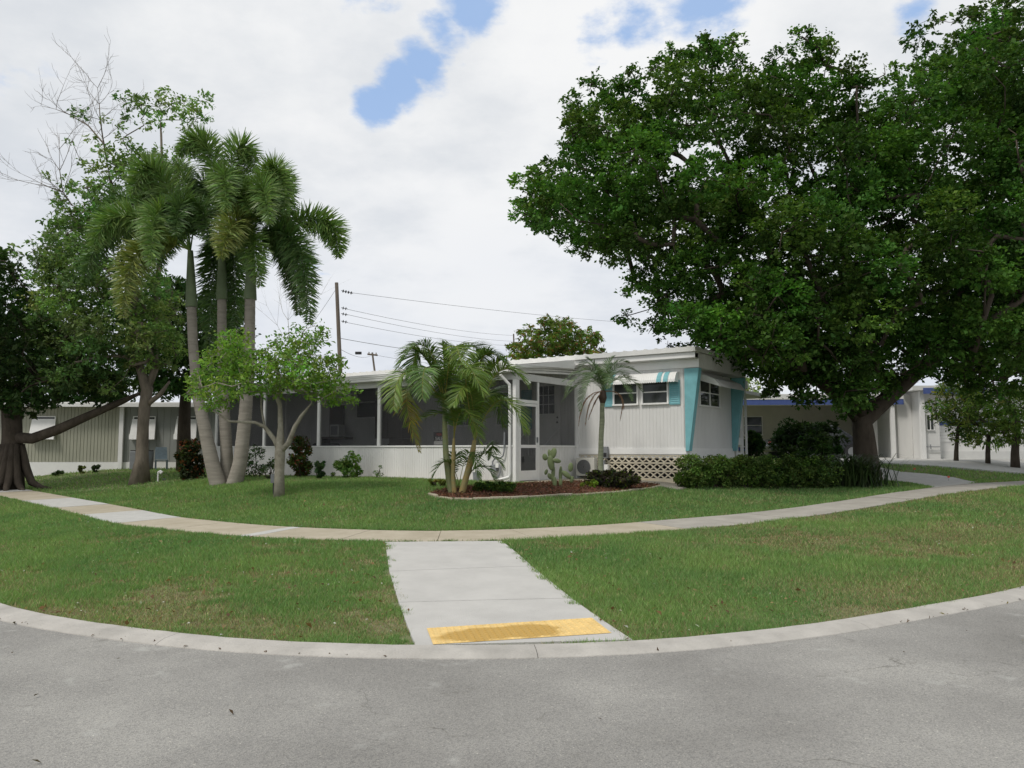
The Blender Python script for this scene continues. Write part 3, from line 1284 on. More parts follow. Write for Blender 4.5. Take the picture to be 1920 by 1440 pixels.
# awning over the long-wall windows: curved sheet of bent ribs with a scalloped lip and teal stripes
def awning_long():
    aw = None
    x0, x1 = 0.82, 3.13
    n = 36
    prof = [(2.985, 2.885), (2.91, 2.875), (2.83, 2.835), (2.765, 2.755), (2.725, 2.675), (2.71, 2.60)]
    groups = {'white': MB()}
    for i in range(n):
        a, b = x0 + (x1 - x0) * i / n, x0 + (x1 - x0) * (i + 1) / n
        key = {3: 'a', 4: 'a', 6: 'b', 7: 'b', 28: 'c', 29: 'c', 31: 'd', 32: 'd'}.get(i)
        mid = (a + b) / 2
        for kk in ('white', key):
            if kk is None:
                continue
            g = groups.setdefault(kk, MB())
            q = 0.0 if kk == 'white' else 0.009
            for t in range(len(prof) - 1):
                (ya, za), (yb, zb) = prof[t], prof[t + 1]
                ya, yb, za, zb = ya - q, yb - q, za + q, zb + q
                e = 0.012 if t == len(prof) - 2 else 0
                g.quad((a, ya, za), (a, yb, zb + e), (mid, yb - .008, zb - e), (mid, ya - .008, za))
                g.quad((mid, ya - .008, za), (mid, yb - .008, zb - e), (b, yb, zb + e), (b, ya, za))
    aw = groups['white'].build('awning', M_WHITE, home)
    aw['label'] = 'white scalloped awning with pairs of teal stripes'
    md = aw.modifiers.new('thick', 'SOLIDIFY')
    md.thickness = 0.006
    for key in 'abcd':
        st = groups[key].build('stripe', M_TEAL, aw)
        md = st.modifiers.new('thick', 'SOLIDIFY')
        md.thickness = 0.006
    for xx in (x0 - .004, x1 + .004):
        pm = MB()
        pts = [(xx, y, z) for y, z in prof] + [(xx, 2.985, 2.60)]
        pm.quad(*pts)
        e = pm.build('side_panel', M_WHITE, aw)
        md = e.modifiers.new('thick', 'SOLIDIFY')
        md.thickness = 0.006


awning_long()
# plain awning over the end window
prof = [(EX + .03, 2.87), (EX + .30, 2.82), (EX + .55, 2.70), (EX + .70, 2.50)]
mb = MB()
n = 22
for i in range(n):
    a, b = 3.72 + 2.0 * i / n, 3.72 + 2.0 * (i + 1) / n
    mid = (a + b) / 2
    for t in range(3):
        (xa, za), (xb, zb) = prof[t], prof[t + 1]
        mb.quad((xa, a, za), (xb, a, zb), (xb + .006, mid, zb), (xa + .006, mid, za))
        mb.quad((xa + .006, mid, za), (xb + .006, mid, zb), (xb, b, zb), (xa, b, za))
ea = mb.build('awning', M_WHITE, home)
ea['label'] = 'plain white awning over the end window'
md = ea.modifiers.new('thick', 'SOLIDIFY')
md.thickness = 0.006
for yy in (3.716, 5.724):
    mb = MB()
    mb.quad(*[(x, yy, z) for x, z in prof], (EX + .03, yy, 2.72))
    e = mb.build('side_panel', M_WHITE, ea)
    md = e.modifiers.new('thick', 'SOLIDIFY')
    md.thickness = 0.006
md = None

# skirt of pierced breeze blocks, three courses
def breeze_block():
    mb = MB()
    s, h, t, w = EX / 16 - .004, 0.208, 0.07, 0.020
    mb.box(0, s, 0, t, 0, w).box(0, s, 0, t, h - w, h)
    a = 0.021
    n = math.hypot(s, h - 2 * w)
    dx, dz = a * (h - 2 * w) / n, a * s / n
    for f in (0, 1):
        x0, x1 = (0, s) if f == 0 else (s, 0)
        sg_ = 1 if f == 0 else -1
        e = 0.003 * f
        p = [(x0 + sg_ * dx * 1.3, w), (x1, h - w - dz * 1.3), (x1, h - w), (x1 - sg_ * dx * 1.3, h - w), (x0, w + dz * 1.3), (x0, w)]
        mb.prism(p if f == 0 else p[::-1], 'y', 0.003 + e, t - 0.003 - e)
    return mb


bb = None
nb = 16
for r in range(3):
    for i in range(nb):
        loc = (0.005 + i * (EX / nb), 2.985 + (0.002 if (i + r) % 2 else 0), 0.06 + r * 0.212)
        if bb is None:
            bb = breeze_block().build('breeze_block', M_BLOCK, home)
            bb.location = loc
        else:
            inst(bb, 'breeze_block', home, loc)
boxo('skirt_footing', M_BLOCK, home, 0.0, EX, 2.975, 3.06, -0.35, 0.058)
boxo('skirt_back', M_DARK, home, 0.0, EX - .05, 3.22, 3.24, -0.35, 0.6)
boxo('end_skirt', M_TRIM, home, EX - 0.03, EX, 3.06, 6.5, -0.35, 0.6)

# ---- porch
PX1 = -12.6
KZ = 0.93
ribbed('knee_wall', (PX1, 0.0), (-0.08, 0.0), -0.02, KZ - 0.02, (0, -1), M_SIDING, home, 0.085, thick=0.05)
boxo('sill', M_TRIM, home, PX1, -0.08, -0.025, 0.075, KZ - 0.018, KZ + 0.02)
posts = [-2.32, -4.81, -7.37, -9.98, PX1 + 0.05]
for x in posts:
    boxo('post', M_TRIM, home, x - 0.05, x + 0.05, -0.015, 0.085, KZ + 0.022, 2.62, bevel=0.004)
boxo('corner_post', M_TRIM, home, -0.10, 0.0, -0.01, 0.09, -0.02, 2.62, bevel=0.004)
boxo('header', M_SOFFIT, home, PX1, 0.0, 0.0, 0.08, 2.622, 2.90)
prev = -0.10
for x in posts:
    boxo('screen_panel', M_SCREEN, home, x + 0.052, prev - (0.052 if prev < -.2 else 0.002), 0.03, 0.0305, KZ + 0.022, 2.62)
    prev = x
# end face: screen door with transom, then a screened panel over a short knee wall
D0, D1 = 0.10, 1.00
dfm = MB()
dfm.box(-0.055, 0.005, D0 - .008, D0 + 0.05, 0.02, 2.61).box(-0.055, 0.005, D1 + .02, D1 + 0.075, 0.02, 2.61)
dfm.box(-0.055, 0.005, D0 + .05, D1 + .02, 2.04, 2.12)
dfm.build('door_frame', M_TRIM, home)
boxo('transom_screen', M_SCREEN, home, -0.03, -0.0295, D0 + .05, D1 + .02, 2.122, 2.618)
dm = MB()
dm.box(-0.04, -0.005, D0 + .056, D0 + .13, 0.05, 2.03).box(-0.04, -0.005, D1 - .06, D1 + .015, 0.05, 2.03)
dm.box(-0.04, -0.005, D0 + .13, D1 - .06, 1.96, 2.03).box(-0.04, -0.005, D0 + .13, D1 - .06, 0.88, 0.96).box(-0.04, -0.005, D0 + .13, D1 - .06, 0.05, 0.30)
sdoor = dm.build('screen_door', M_TRIM, home)
boxo('screen', M_SCREEN, sdoor, -0.023, -0.0225, D0 + .13, D1 - .06, 0.30, 0.88)
boxo('screen', M_SCREEN, sdoor, -0.023, -0.0225, D0 + .13, D1 - .06, 0.96, 1.96)
MB().box(-0.005, 0.035, D1 - .045, D1 - .015, 1.02, 1.16).build('handle', M_GREYBOX, sdoor)
ribbed('knee_wall', (0.0, D1 + .077), (0.0, 2.96), -0.02, KZ - 0.02, (1, 0), M_SIDING, home, 0.085, thick=0.05)
boxo('sill', M_TRIM, home, -0.06, 0.025, D1 + .077, 2.96, KZ - 0.018, KZ + 0.02)
boxo('screen_panel', M_SCREEN, home, -0.03, -0.0295, D1 + .077, 2.96, KZ + 0.022, 2.62)
boxo('header', M_SOFFIT, home, -0.08, -0.002, 0.082, 2.96, 2.622, 2.80)
boxo('porch_floor', M_CONC_GREY, home, PX1, -0.06, 0.08, 2.95, -0.1, 0.04)
boxo('porch_end_wall', M_SIDING, home, PX1 - .03, PX1, 0.0, 2.96, -0.02, 2.9)
# porch roof: pan roof sloping up to the body, gutter in front
MB().hexa([(-12.9, -0.14, 2.90), (0.16, -0.14, 2.90), (0.16, 2.98, 3.16), (-12.9, 2.98, 3.16),
           (-12.9, -0.14, 2.98), (0.16, -0.14, 2.98), (0.16, 2.98, 3.28), (-12.9, 2.98, 3.28)]).build('porch_roof', M_WHITE, home)
gp = [(-0.142, 2.985), (-0.27, 2.985), (-0.285, 2.97), (-0.275, 2.955), (-0.275, 2.92), (-0.262, 2.905), (-0.262, 2.87), (-0.25, 2.855), (-0.25, 2.80), (-0.24, 2.785), (-0.142, 2.785)]
MB().prism(gp, 'x', -12.92, 0.18).build('gutter', M_WHITE, home)
# rake boards at the porch end
for k, (za, zb, xo) in enumerate(((2.79, 2.86, .02), (2.862, 2.92, .035), (2.922, 2.975, .05))):
    MB().hexa([(xo - .02, -0.14, za), (xo, -0.14, za), (xo, 2.94, za + .17), (xo - .02, 2.94, za + .17),
               (xo - .02, -0.14, zb), (xo, -0.14, zb), (xo, 2.94, zb + .15), (xo - .02, 2.94, zb + .15)]).build('rake_board', M_WHITE, home)
MB().prism([(-0.13, 2.90), (2.70, 3.085), (2.70, 3.16), (-0.13, 2.96)], 'x', 0.04, 0.07).build('rake_infill', M_SIDING, home)
MB().prism([(0.3, 2.99), (2.64, 3.10), (2.64, 3.34), (2.2, 3.30), (0.3, 3.01)], 'x', 0.165, 0.175).build('rake_panel', M_TRIM, home)
# downspout with elbows
dsp = MB()
dsp.tube([(-0.32, -0.21, 2.80), (-0.32, -0.21, 2.72), (-0.22, -0.12, 2.58), (-0.15, -0.065, 2.48), (-0.15, -0.055, 2.3), (-0.15, -0.055, 0.22), (-0.17, -0.08, 0.14), (-0.42, -0.30, 0.05)], 0.042, 8)
dsp.build('downspout', M_WHITE, home, smooth=False)
# flood lights on the header corner
fl = MB()
fl.box(0.0, 0.04, 0.20, 0.32, 2.63, 2.70)
fl.tube([(0.04, 0.23, 2.66), (0.10, 0.22, 2.62), (0.19, 0.20, 2.56)], [0.02, 0.045, 0.065], 10)
fl.tube([(0.04, 0.30, 2.66), (0.10, 0.32, 2.62), (0.17, 0.36, 2.52)], [0.02, 0.045, 0.065], 10)
fl.build('flood_light', M_TRIM, home)
# on the body wall behind the screens
window('window', home, 'x', -8.8, -7.9, 1.95, 2.95, 3.0, -1)
window('window', home, 'x', -4.2, -3.3, 1.6, 2.55, 3.0, -1)
window('window', home, 'x', -2.75, -1.95, 1.6, 2.55, 3.0, -1)
shutter(home, -1.86, -1.50, 1.45, 2.6)
dob = boxo('door', M_TRIM, home, -1.40, -0.50, 2.93, 2.97, 0.68, 2.78)
boxo('pane', M_GLASS, dob, -1.24, -0.68, 2.922, 2.93, 1.88, 2.68)
gm = MB()
for i in range(1, 3):
    gm.box(-1.24 + .56 * i / 3 - .01, -1.24 + .56 * i / 3 + .01, 2.914, 2.922, 1.88, 2.68)
    gm.box(-1.24, -0.68, 2.906, 2.914, 1.88 + .8 * i / 3 - .01, 1.88 + .8 * i / 3 + .01)
gm.build('glazing_bars', M_TRIM, dob)
MB().ell((-0.57, 2.90, 1.62), (.03, .03, .03)).ell((-0.57, 2.91, 1.76), (.028, .02, .028)).build('knob', M_DARK, dob)

# carport side wall beyond the home: pierced panel, gutter end and downspout
cp = MB()
zs = [0.0, 0.15, 0.52, 0.75, 0.98, 1.2, 1.45, 1.7, 1.9, 2.08, 2.55]
for k in range(len(zs) - 1):
    if k % 2 == 0:
        cp.box(3.30, 3.36, 6.72, 7.30, zs[k], zs[k + 1])
    else:
        cp.box(3.30, 3.36, 6.72, 6.80, zs[k], zs[k + 1]).box(3.30, 3.36, 7.16, 7.30, zs[k], zs[k + 1])
cp.build('pierced_screen_wall', M_TRIM, home)
boxo('carport_roof', M_WHITE, home, -8, 3.35, 6.64, 10.2, 2.56, 2.66)
boxo('carport_gutter', M_WHITE, home, -8, 3.52, 7.18, 7.32, 2.67, 2.92)
MB().tube([(3.44, 7.25, 2.66), (3.44, 7.25, 2.55), (3.42, 7.36, 2.4), (3.42, 7.36, 0.05)], 0.04, 8).build('carport_downspout', M_WHITE, home)

# ---- things fixed to or standing by the home
def at_home(name, x, y, z=0.0, rz=0.0, **k):
    w = HW(x, y)
    return empty(name, (w[0], w[1], HZ + z), HROT + rz, **k)


ac = at_home('air_conditioner', 0.49, 2.76, 0.06, label='white outdoor air conditioner with round fan grille against the breeze block skirt', cat='air conditioner')
boxo('casing', mat('aged_white_casing', (0.60, 0.59, 0.53), 0.5, 0.05), ac, -0.33, 0.31, -0.14, 0.10, 0.06, 0.66, bevel=0.02)
mb = MB()
for r in (0.23, 0.195, 0.16, 0.125, 0.09, 0.05):
    pts = [(-0.05 + r * math.cos(t), -0.165, 0.36 + r * math.sin(t)) for t in np.linspace(0, 2 * PI, 25)]
    mb.tube(pts, 0.006, 5, cap=False)
mb.build('fan_grille', M_GREYBOX, ac)
ac.scale = (.9, .8, .84)
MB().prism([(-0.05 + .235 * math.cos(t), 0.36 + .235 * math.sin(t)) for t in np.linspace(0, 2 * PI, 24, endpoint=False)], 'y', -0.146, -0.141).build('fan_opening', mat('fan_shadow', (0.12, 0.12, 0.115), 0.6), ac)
MB().box(-0.28, -0.22, -0.15, 0.15, 0, 0.06).box(0.22, 0.28, -0.15, 0.15, 0, 0.06).build('feet', M_GREYBOX, ac)

bx1 = at_home('disconnect_box', 0.99, 2.93, 0.60, label='grey electrical disconnect box on the wall above the breeze blocks', cat='electrical box')
boxo('case', M_GREYBOX, bx1, -0.07, 0.07, -0.06, 0.03, 0.0, 0.32, bevel=0.008)
boxo('cover', M_DARK, bx1, -0.045, 0.045, -0.068, -0.061, 0.04, 0.15)
bx2 = at_home('meter_box', 1.0, 2.88, 0.10, label='pale grey meter box standing low in front of the breeze blocks', cat='electrical box')
boxo('case', M_TRIM, bx2, -0.02, 0.09, -0.06, 0.06, -0.04, 0.33, bevel=0.008)
boxo('cover', M_GREYBOX, bx2, -0.09, -0.022, -0.04, 0.04, 0.1, 0.45, bevel=.006)

bx3 = at_home('junction_box', -0.62, -0.07, 0.28, label='grey junction box with curved conduit on the porch knee wall near the corner', cat='electrical box')
boxo('case', M_GREYBOX, bx3, -0.09, 0.09, -0.06, 0.05, 0.0, 0.17, bevel=0.008)
MB().tube([(-0.06, 0.0, 0.17), (-0.06, 0, 0.25), (0.0, 0, 0.32), (0.18, 0, 0.34), (0.27, 0, 0.40), (0.30, 0, 0.52), (0.30, 0.02, 1.0)], 0.02, 7).build('conduit', M_GREYBOX, bx3)
MB().tube([(0.14, 0.0, 0.2), (0.18, -0.02, 0.12), (0.2, -.03, 0.0), (0.16, -.05, -0.12), (0.02, -.12, -0.24)], 0.022, 7).build('hose', M_GREYBOX, bx3)
boxo('tap_cover', M_TRIM, bx3, 0.08, 0.17, -0.07, 0.03, 0.1, 0.22)

pot = at_home('plastic_tub', -0.98, -0.35, 0.0, label='small dark grey tub with a lid on the ground by the porch', cat='tub')
MB().tube([(0, 0, 0.0), (0, 0, 0.24)], [0.085, 0.10], 14).build('body', M_GREYBOX, pot)
MB().tube([(0, 0, 0.242), (0, 0, 0.265), (0, 0, 0.27), (0, 0, 0.31)], [0.105, 0.105, 0.03, 0.03], 14).build('lid', M_GREYBOX, pot)
spl = at_home('splash_block', -0.45, -0.42, 0.0, label='tan concrete splash block under the porch downspout', cat='splash block')
MB().hexa([(-.4, -.17, 0.0), (.25, -.14, 0.0), (.25, .14, 0), (-.4, .17, 0), (-.4, -.17, .05), (.25, -.14, .10), (.25, .14, .10), (-.4, .17, .05)]).build('slab', M_CONC_OLD, spl)

# things on the porch
gr = at_home('covered_grill', -8.3, 1.2, 0.03, label='dark covered grill standing inside the screened porch', cat='grill')
MB().hexa([(-.75, -.3, 0.5), (.65, -.3, 0.5), (.65, .3, 0.5), (-.75, .3, 0.5), (-.45, -.22, 1.02), (.35, -.22, 1.02), (.35, .22, 1.02), (-.45, .22, 1.02)]).build('cover', M_DARK, gr, bevel=0.05)
MB().box(-.6, -.54, -.2, .2, 0, .5).box(.5, .56, -.2, .2, 0, .5).build('legs', M_DARK, gr)
cb = at_home('wall_shelf', -9.7, 2.75, 1.2, label='dark brown wall shelf inside the porch at its far end', cat='shelf')
boxo('board', M_BROWN, cb, -.5, .75, -.25, .2, 0.0, 0.08)
boxo('back', M_BROWN, cb, -.4, .3, .14, .2, .08, 1.2)
boxo('bracket', M_BROWN, cb, -.45, -.4, -.2, .2, -1.1, 0)
wb = at_home('white_box', -9.4, 2.7, 1.285, label='pale box sitting on the brown porch shelf', cat='box')
boxo('case', M_SOFFIT, wb, -.25, .22, -.2, .1, 0, .42, bevel=.01)
boxo('front', M_GREYBOX, wb, -.18, .15, -.21, -.202, .06, .36)
cab = at_home('porch_cabinet', -6.7, 2.6, 0.05, label='dark brown cabinet on the porch between two white posts', cat='cabinet')
boxo('upper_case', M_BROWN, cab, -.65, .55, -.2, .3, 1.15, 2.6)
boxo('lower_case', M_BROWN, cab, .0, .55, -.2, .3, 0.0, 1.14)
boxo('door', M_BROWN, cab, -.6, -.06, -.22, -.202, 1.2, 2.5)
boxo('door', M_BROWN, cab, -.04, .5, -.22, -.202, 1.2, 2.5)
stp = at_home('porch_steps', -0.95, 2.45, 0.04, label='white steps with slim handrails up to the home door', cat='steps')
for i in range(3):
    boxo('tread', M_SOFFIT, stp, -.5, .5, -.55 + i * .3, -.25 + i * .3, 0.0, .21 * (i + 1))
for xx in (-.52, .52):
    MB().tube([(xx, -.55, 0.0), (xx, -.55, .85), (xx, .4, 1.45)], .02, 6).tube([(xx, -.1, .2), (xx, -.1, 1.12)], .016, 6).tube([(xx, .3, .6), (xx, .3, 1.38)], .016, 6).build('handrail', M_TRIM, stp)
chr_ = at_home('porch_chair', -5.6, 1.5, 0.04, 0.6, label='dark slatted chair on the porch behind the palm', cat='chair')
boxo('seat', M_BROWN, chr_, -.25, .25, -.25, .25, .40, .44)
boxo('backrest', M_BROWN, chr_, -.25, .25, .22, .26, .5, .98)
for sx in (-1, 1):
    for sy in (-1, 1):
        boxo('leg', M_BROWN, chr_, sx * .22 - .02, sx * .22 + .02, sy * .22 - .02, sy * .22 + .02, 0, .4)
# sale sign standing on the sill behind the screen
sg = at_home('sale_sign', -2.62, 0.105, KZ + 0.025, label='small black and white sale sign standing on the porch sill behind the palm', cat='sign')
boxo('board', M_DARK, sg, -.20, .20, 0.0, .008, 0.0, .36)
boxo('lower_band', M_SOFFIT, sg, -.185, .185, -.003, -.0005, .015, .12)


def text(s, name, parent, size, loc, m):
    cu = bpy.data.curves.new(name, 'FONT')
    cu.body = s
    cu.size = size
    cu.align_x = 'CENTER'
    cu.extrude = 0.001
    o = bpy.data.objects.new(name, cu)
    COL.objects.link(o)
    o.parent = parent
    o.location = loc
    o.rotation_euler = (PI / 2, 0, 0)
    cu.materials.append(m)
    dg = bpy.context.evaluated_depsgraph_get()
    me = bpy.data.meshes.new_from_object(o.evaluated_get(dg))
    me.name = name
    n = bpy.data.objects.new(name, me)
    COL.objects.link(n)
    n.parent = parent
    n.location = loc
    n.rotation_euler = (PI / 2, 0, 0)
    bpy.data.objects.remove(o)
    n.name = name
    return n


text('FOR', 'lettering', sg, 0.10, (0, -.004, .26), mat('sign_red', (0.5, 0.04, 0.03), 0.5))
text('SALE', 'lettering', sg, 0.13, (0, -.004, .14), M_TRIM)

#@@NEIGHBOURS
# ================================================================== NEIGHBOUR HOUSES
M_SAGE = mat('sage_siding', (0.36, 0.36, 0.285), 0.6, 0.08, 1.2, stretch=(1, 1, .3))
M_SAGE2 = mat('grey_siding', (0.30, 0.31, 0.29), 0.6, 0.08, 1.2, stretch=(1, 1, .3))
LX, LY = -17.5, 35.0
LZ = T1(LX, LY)
ln = empty('mobile_home', (LX, LY, LZ), math.radians(2), label='sage green mobile home with white skirting behind the trees at the left', cat='mobile home')
ribbed('siding_panel', (-7.5, 0), (0.25, 0), 0.33, 2.75, (0, -1), M_SAGE, ln, 0.15, 0.015, 0.03)
ribbed('siding_panel', (0.28, 0), (11.0, 0), 0.33, 2.75, (0, -1), M_SAGE2, ln, 0.3, 0.012, 0.03)
boxo('skirting', M_TRIM, ln, -7.5, 11.0, -0.04, 0.02, -0.35, 0.32)
boxo('end_wall', M_SAGE, ln, -7.55, -7.505, 0.0, 4.0, -0.3, 2.75)
boxo('back_wall', M_SAGE, ln, -7.5, 11.0, 4.0, 4.05, -0.3, 2.75)
boxo('roof', M_WHITE, ln, -7.8, 11.2, -0.35, 4.3, 2.78, 2.95)
boxo('gutter', M_TRIM, ln, -7.8, 11.2, -0.47, -0.355, 2.74, 2.90)
boxo('downspout', M_TRIM, ln, 0.16, 0.34, -0.16, -0.045, -0.1, 2.74)
for (x0, x1) in ((-3.6, -2.7), (0.75, 1.65), (2.68, 3.45), (6.4, 7.3)):
    w = window('window', ln, 'x', x0, x1, 1.35, 2.3, 0.0, -1)
    MB().hexa([(x0 - .1, -.25, 1.32), (x1 + .1, -.25, 1.32), (x1 + .1, -.22, 1.32), (x0 - .1, -.22, 1.32),
               (x0 - .06, -.07, 2.22), (x1 + .06, -.07, 2.22), (x1 + .06, -.04, 2.22), (x0 - .06, -.04, 2.22)]).build('awning', M_TRIM, ln)
    boxo('awning_side', M_TRIM, ln, x0 - .12, x0 - .10, -.2, -.04, 1.36, 1.56)

g = P(266, 856, 33.6)
bn = empty('utility_box', (g[0], 33.6, T1(g[0], 33.6)), label='dark grey air conditioner box by the sage green home', cat='utility box')
boxo('case', M_GREYBOX, bn, -.38, .38, -.3, .3, 0, .78, bevel=.03)
boxo('lid', M_DARK, bn, -.36, .36, -.28, .28, .782, .82)
g = P(303, 856, 33.6)
ch = empty('patio_chair', (g[0], 33.6, T1(g[0], 33.6)), 0.5, label='grey blue patio chair beside the sage green home', cat='chair')
M_CH = mat('chair_blue_grey', (0.17, 0.22, 0.25), 0.5)
boxo('seat', M_CH, ch, -.25, .25, -.25, .25, .38, .42)
MB().hexa([(-.25, .2, .44), (.25, .2, .44), (.25, .24, .44), (-.25, .24, .44), (-.22, .32, .95), (.22, .32, .95), (.22, .36, .95), (-.22, .36, .95)]).build('backrest', M_CH, ch)
for sx in (-1, 1):
    for sy in (-1, 1):
        boxo('leg', M_CH, ch, sx * .22 - .02, sx * .22 + .02, sy * .22 - .02, sy * .22 + .02, 0, .38)

# right neighbour: white house with blue trim and a carport
M_BLUE = mat('blue_trim', (0.085, 0.125, 0.33), 0.5, 0.08)
M_CREAM = mat('cream_wall', (0.60, 0.575, 0.50), 0.7, 0.06, 1.0)
RY = 36.0
rg = P(1560, 843, RY)
RZ0 = T1(rg[0] + 3, RY)
rn = empty('house', (rg[0], RY, RZ0), math.radians(-4), label='white house with blue roof trim and open carport at the right, behind the big tree', cat='house')
boxo('carport_roof', M_WHITE, rn, -5.2, 3.1, -0.3, 5.0, 2.72, 2.92)
boxo('roof_fascia', M_TRIM, rn, -5.2, 3.1, -.36, -.305, 2.70, 2.94)
boxo('blue_band', M_BLUE, rn, -5.2, 3.1, -.345, -.305, 2.45, 2.695)
boxo('back_wall', M_CREAM, rn, -5.2, 2.9, 4.6, 4.7, -0.2, 2.7)
boxo('blue_base', M_BLUE, rn, -5.2, 2.9, 4.55, 4.595, 0.35, 0.55)
window('window', rn, 'x', -2.9, -2.0, 1.2, 2.1, 4.6, -1)
boxo('door', M_BROWN, rn, -4.3, -3.6, 4.54, 4.595, 0.0, 2.1)
boxo('carport_post', M_TRIM, rn, 2.55, 2.72, -.28, -.12, -0.1, 2.44)
boxo('carport_post', M_TRIM, rn, -5.1, -4.95, -.28, -.12, -0.1, 2.44)
lp = MB().tube([(-3.3, 0.6, 2.66), (-3.3, 0.6, 2.71)], 0.16, 14)
M_LAMP = bpy.data.materials.new('lit_lamp')
M_LAMP.use_nodes = True
M_LAMP.node_tree.nodes['Principled BSDF'].inputs['Emission Color'].default_value = (1, .97, .9, 1)
M_LAMP.node_tree.nodes['Principled BSDF'].inputs['Emission Strength'].default_value = 3.0
lp.build('ceiling_lamp', M_LAMP, rn)
# white body beside the carport
boxo('side_wall', M_SIDING, rn, 2.92, 3.55, -0.05, 5.0, -0.2, 2.9)
boxo('wall_panel', M_TRIM, rn, 1.9, 2.5, 1.2, 1.3, -0.1, 2.4)
boxo('front_wall', M_SIDING, rn, 3.56, 4.35, -0.9, 5.0, -0.2, 3.0)
window('window', rn, 'x', 3.82, 4.10, 1.3, 1.95, -0.9, -1, 2, rail=False, w=.03)
boxo('corner_post', M_TRIM, rn, 3.50, 3.68, -1.08, -.91, -0.2, 3.0)
boxo('roof', M_WHITE, rn, 3.1, 11.5, -1.3, 5.2, 3.02, 3.22)
boxo('blue_band', M_BLUE, rn, 3.55, 6.2, -1.32, -1.305, 2.86, 3.12)
boxo('wing_wall', M_SIDING, rn, 4.36, 11.2, -.45, 5.0, -0.2, 3.0)
boxo('blue_stripe', M_BLUE, rn, 4.5, 7.5, -.485, -.455, 1.50, 1.68)
for k in range(5):
    boxo('lap_board', M_TRIM, rn, 4.5, 7.5, -.475, -.452, 0.78 + k * .14, 0.905 + k * .14)
boxo('base_course', M_SOFFIT, rn, 4.36, 11.2, -.50, -.455, -0.2, 0.35)
MB().tube([(3.7, -1.0, .55), (4.3, -1.0, .55)], .02, 6).tube([(3.9, -1.0, .45), (3.9, -1.0, .65)], .02, 6).build('pipework', M_GREYBOX, rn)
boxo('low_band', M_SOFFIT, rn, 3.56, 4.35, -.93, -.905, 0.3, 0.36)

# parked car in the carport, mostly hidden by shrubs
M_CAR = mat('dark_car_paint', (0.02, 0.022, 0.028), 0.2, 0.05, spec=0.6)
cg = P(1530, 843, 34.2)
car = empty('parked_car', (cg[0], 34.6, T1(cg[0], 34.6)), 0.06, label='dark parked car under the carport, hidden behind dark shrubs', cat='car')
side = [(-2.15, .30), (-2.2, .62), (-2.05, .82), (-1.2, .92), (-.55, 1.40), (.7, 1.44), (1.45, .98), (2.05, .92), (2.2, .62), (2.15, .30)]
MB().prism(side, 'y', -.82, .82).build('body', M_CAR, car, bevel=.07)
for sy in (-1, 1):
    MB().prism([(-1.0, .95), (-.5, 1.34), (.05, 1.37), (.05, .95)], 'y', sy * .826 - .003, sy * .826 + .003).build('side_window', M_GLASS, car)
    MB().prism([(.12, .95), (.12, 1.37), (.66, 1.38), (1.2, .98)], 'y', sy * .826 - .003, sy * .826 + .003).build('side_window', M_GLASS, car)
    for sx in (-1.35, 1.35):
        wh = MB().tube([(sx, sy * .70, .32), (sx, sy * .86, .32)], .32, 18).build('wheel', M_DARK, car)
        MB().tube([(sx, sy * .862, .32), (sx, sy * .872, .32)], .19, 14).build('rim', M_GREYBOX, wh)
    MB().box(2.14, 2.19, sy * .7 - .12, sy * .7 + .12, .62, .76).build('headlight', M_TRIM, car)
    MB().box(-2.19, -2.14, sy * .7 - .12, sy * .7 + .12, .62, .76).build('tail_light', mat('tail_red', (.3, .02, .02), .3), car)

#@@POLES
# ================================================================== UTILITY POLES AND WIRES
M_POLE = mat('pole_wood', (0.17, 0.14, 0.115), 0.9, 0.2, 3, 0.4, 20, stretch=(1, 1, .2))
M_WIRE = mat('wire_grey', (0.16, 0.16, 0.17), 0.6)


def pole(px_top, py_top, px_low, py_low, Y, r, label):
    top, low = P(px_top, py_top, Y), P(px_low, py_low, Y)
    d = (low - top) / (low[2] - top[2])
    base = top + d * (T1(top[0], Y) - .3 - top[2])
    o = empty('utility_pole', tuple(base), label=label, cat='utility pole', group='wooden utility poles behind the home')
    MB().tube(local(o, [base, (base + top) / 2, top]), [r * 1.2, r, r * .85], 10).build('post', M_POLE, o)
    return o, top


p1, t1 = pole(631, 530, 638, 695, 55, .145, 'tall bare wooden utility pole with stacked insulators, right of the foxtail palms')
p2, t2 = pole(963, 626, 964, 665, 100, .11, 'distant utility pole almost hidden by the mango tree')
p3, t3 = pole(698, 661, 702, 692, 115, .16, 'distant utility pole with a crossarm above the porch roof')
for (py, n, L_) in ((545, 4, 1.0), (577, 2, .55), (588, 2, .5), (602, 2, .5)):
    a, b = P(640, py, 55), P(662 if n == 4 else 652, py + (5 if n == 4 else 2.5), 55)
    mb = MB().tube([a, b], .025, 5)
    for k in range(n):
        c = a + (b - a) * (k + .7) / (n + .4)
        mb.tube([c - (b - a) * .03, c + (b - a) * .03], .11, 8)
    mb.v = [tuple(np.array(v) - np.array(p1.location)) for v in mb.v]
    mb.build('insulator', M_DARK, p1)
mb = MB()
a, b = P(689, 664, 115), P(708, 666, 115)
mb.tube([a, b], .13, 6)
for k in (.15, .85):
    q = a + (b - a) * k
    mb.tube([q, q + np.array([0, 0, .35])], .08, 6)
mb.v = [tuple(np.array(v) - np.array(p3.location)) for v in mb.v]
mb.build('crossarm', M_POLE, p3)


def wire(name, pts, r, label, sag=0.0, n=14):
    a, b = np.array(pts[0]), np.array(pts[-1])
    o = empty(name, tuple(a), label=label, cat='overhead wire', group='overhead wires')
    q = [a + (b - a) * t - np.array([0, 0, sag * 4 * t * (1 - t)]) for t in np.linspace(0, 1, n)]
    MB().tube(local(o, q), r, 4).build('strand', M_WIRE, o, smooth=True)
    return o


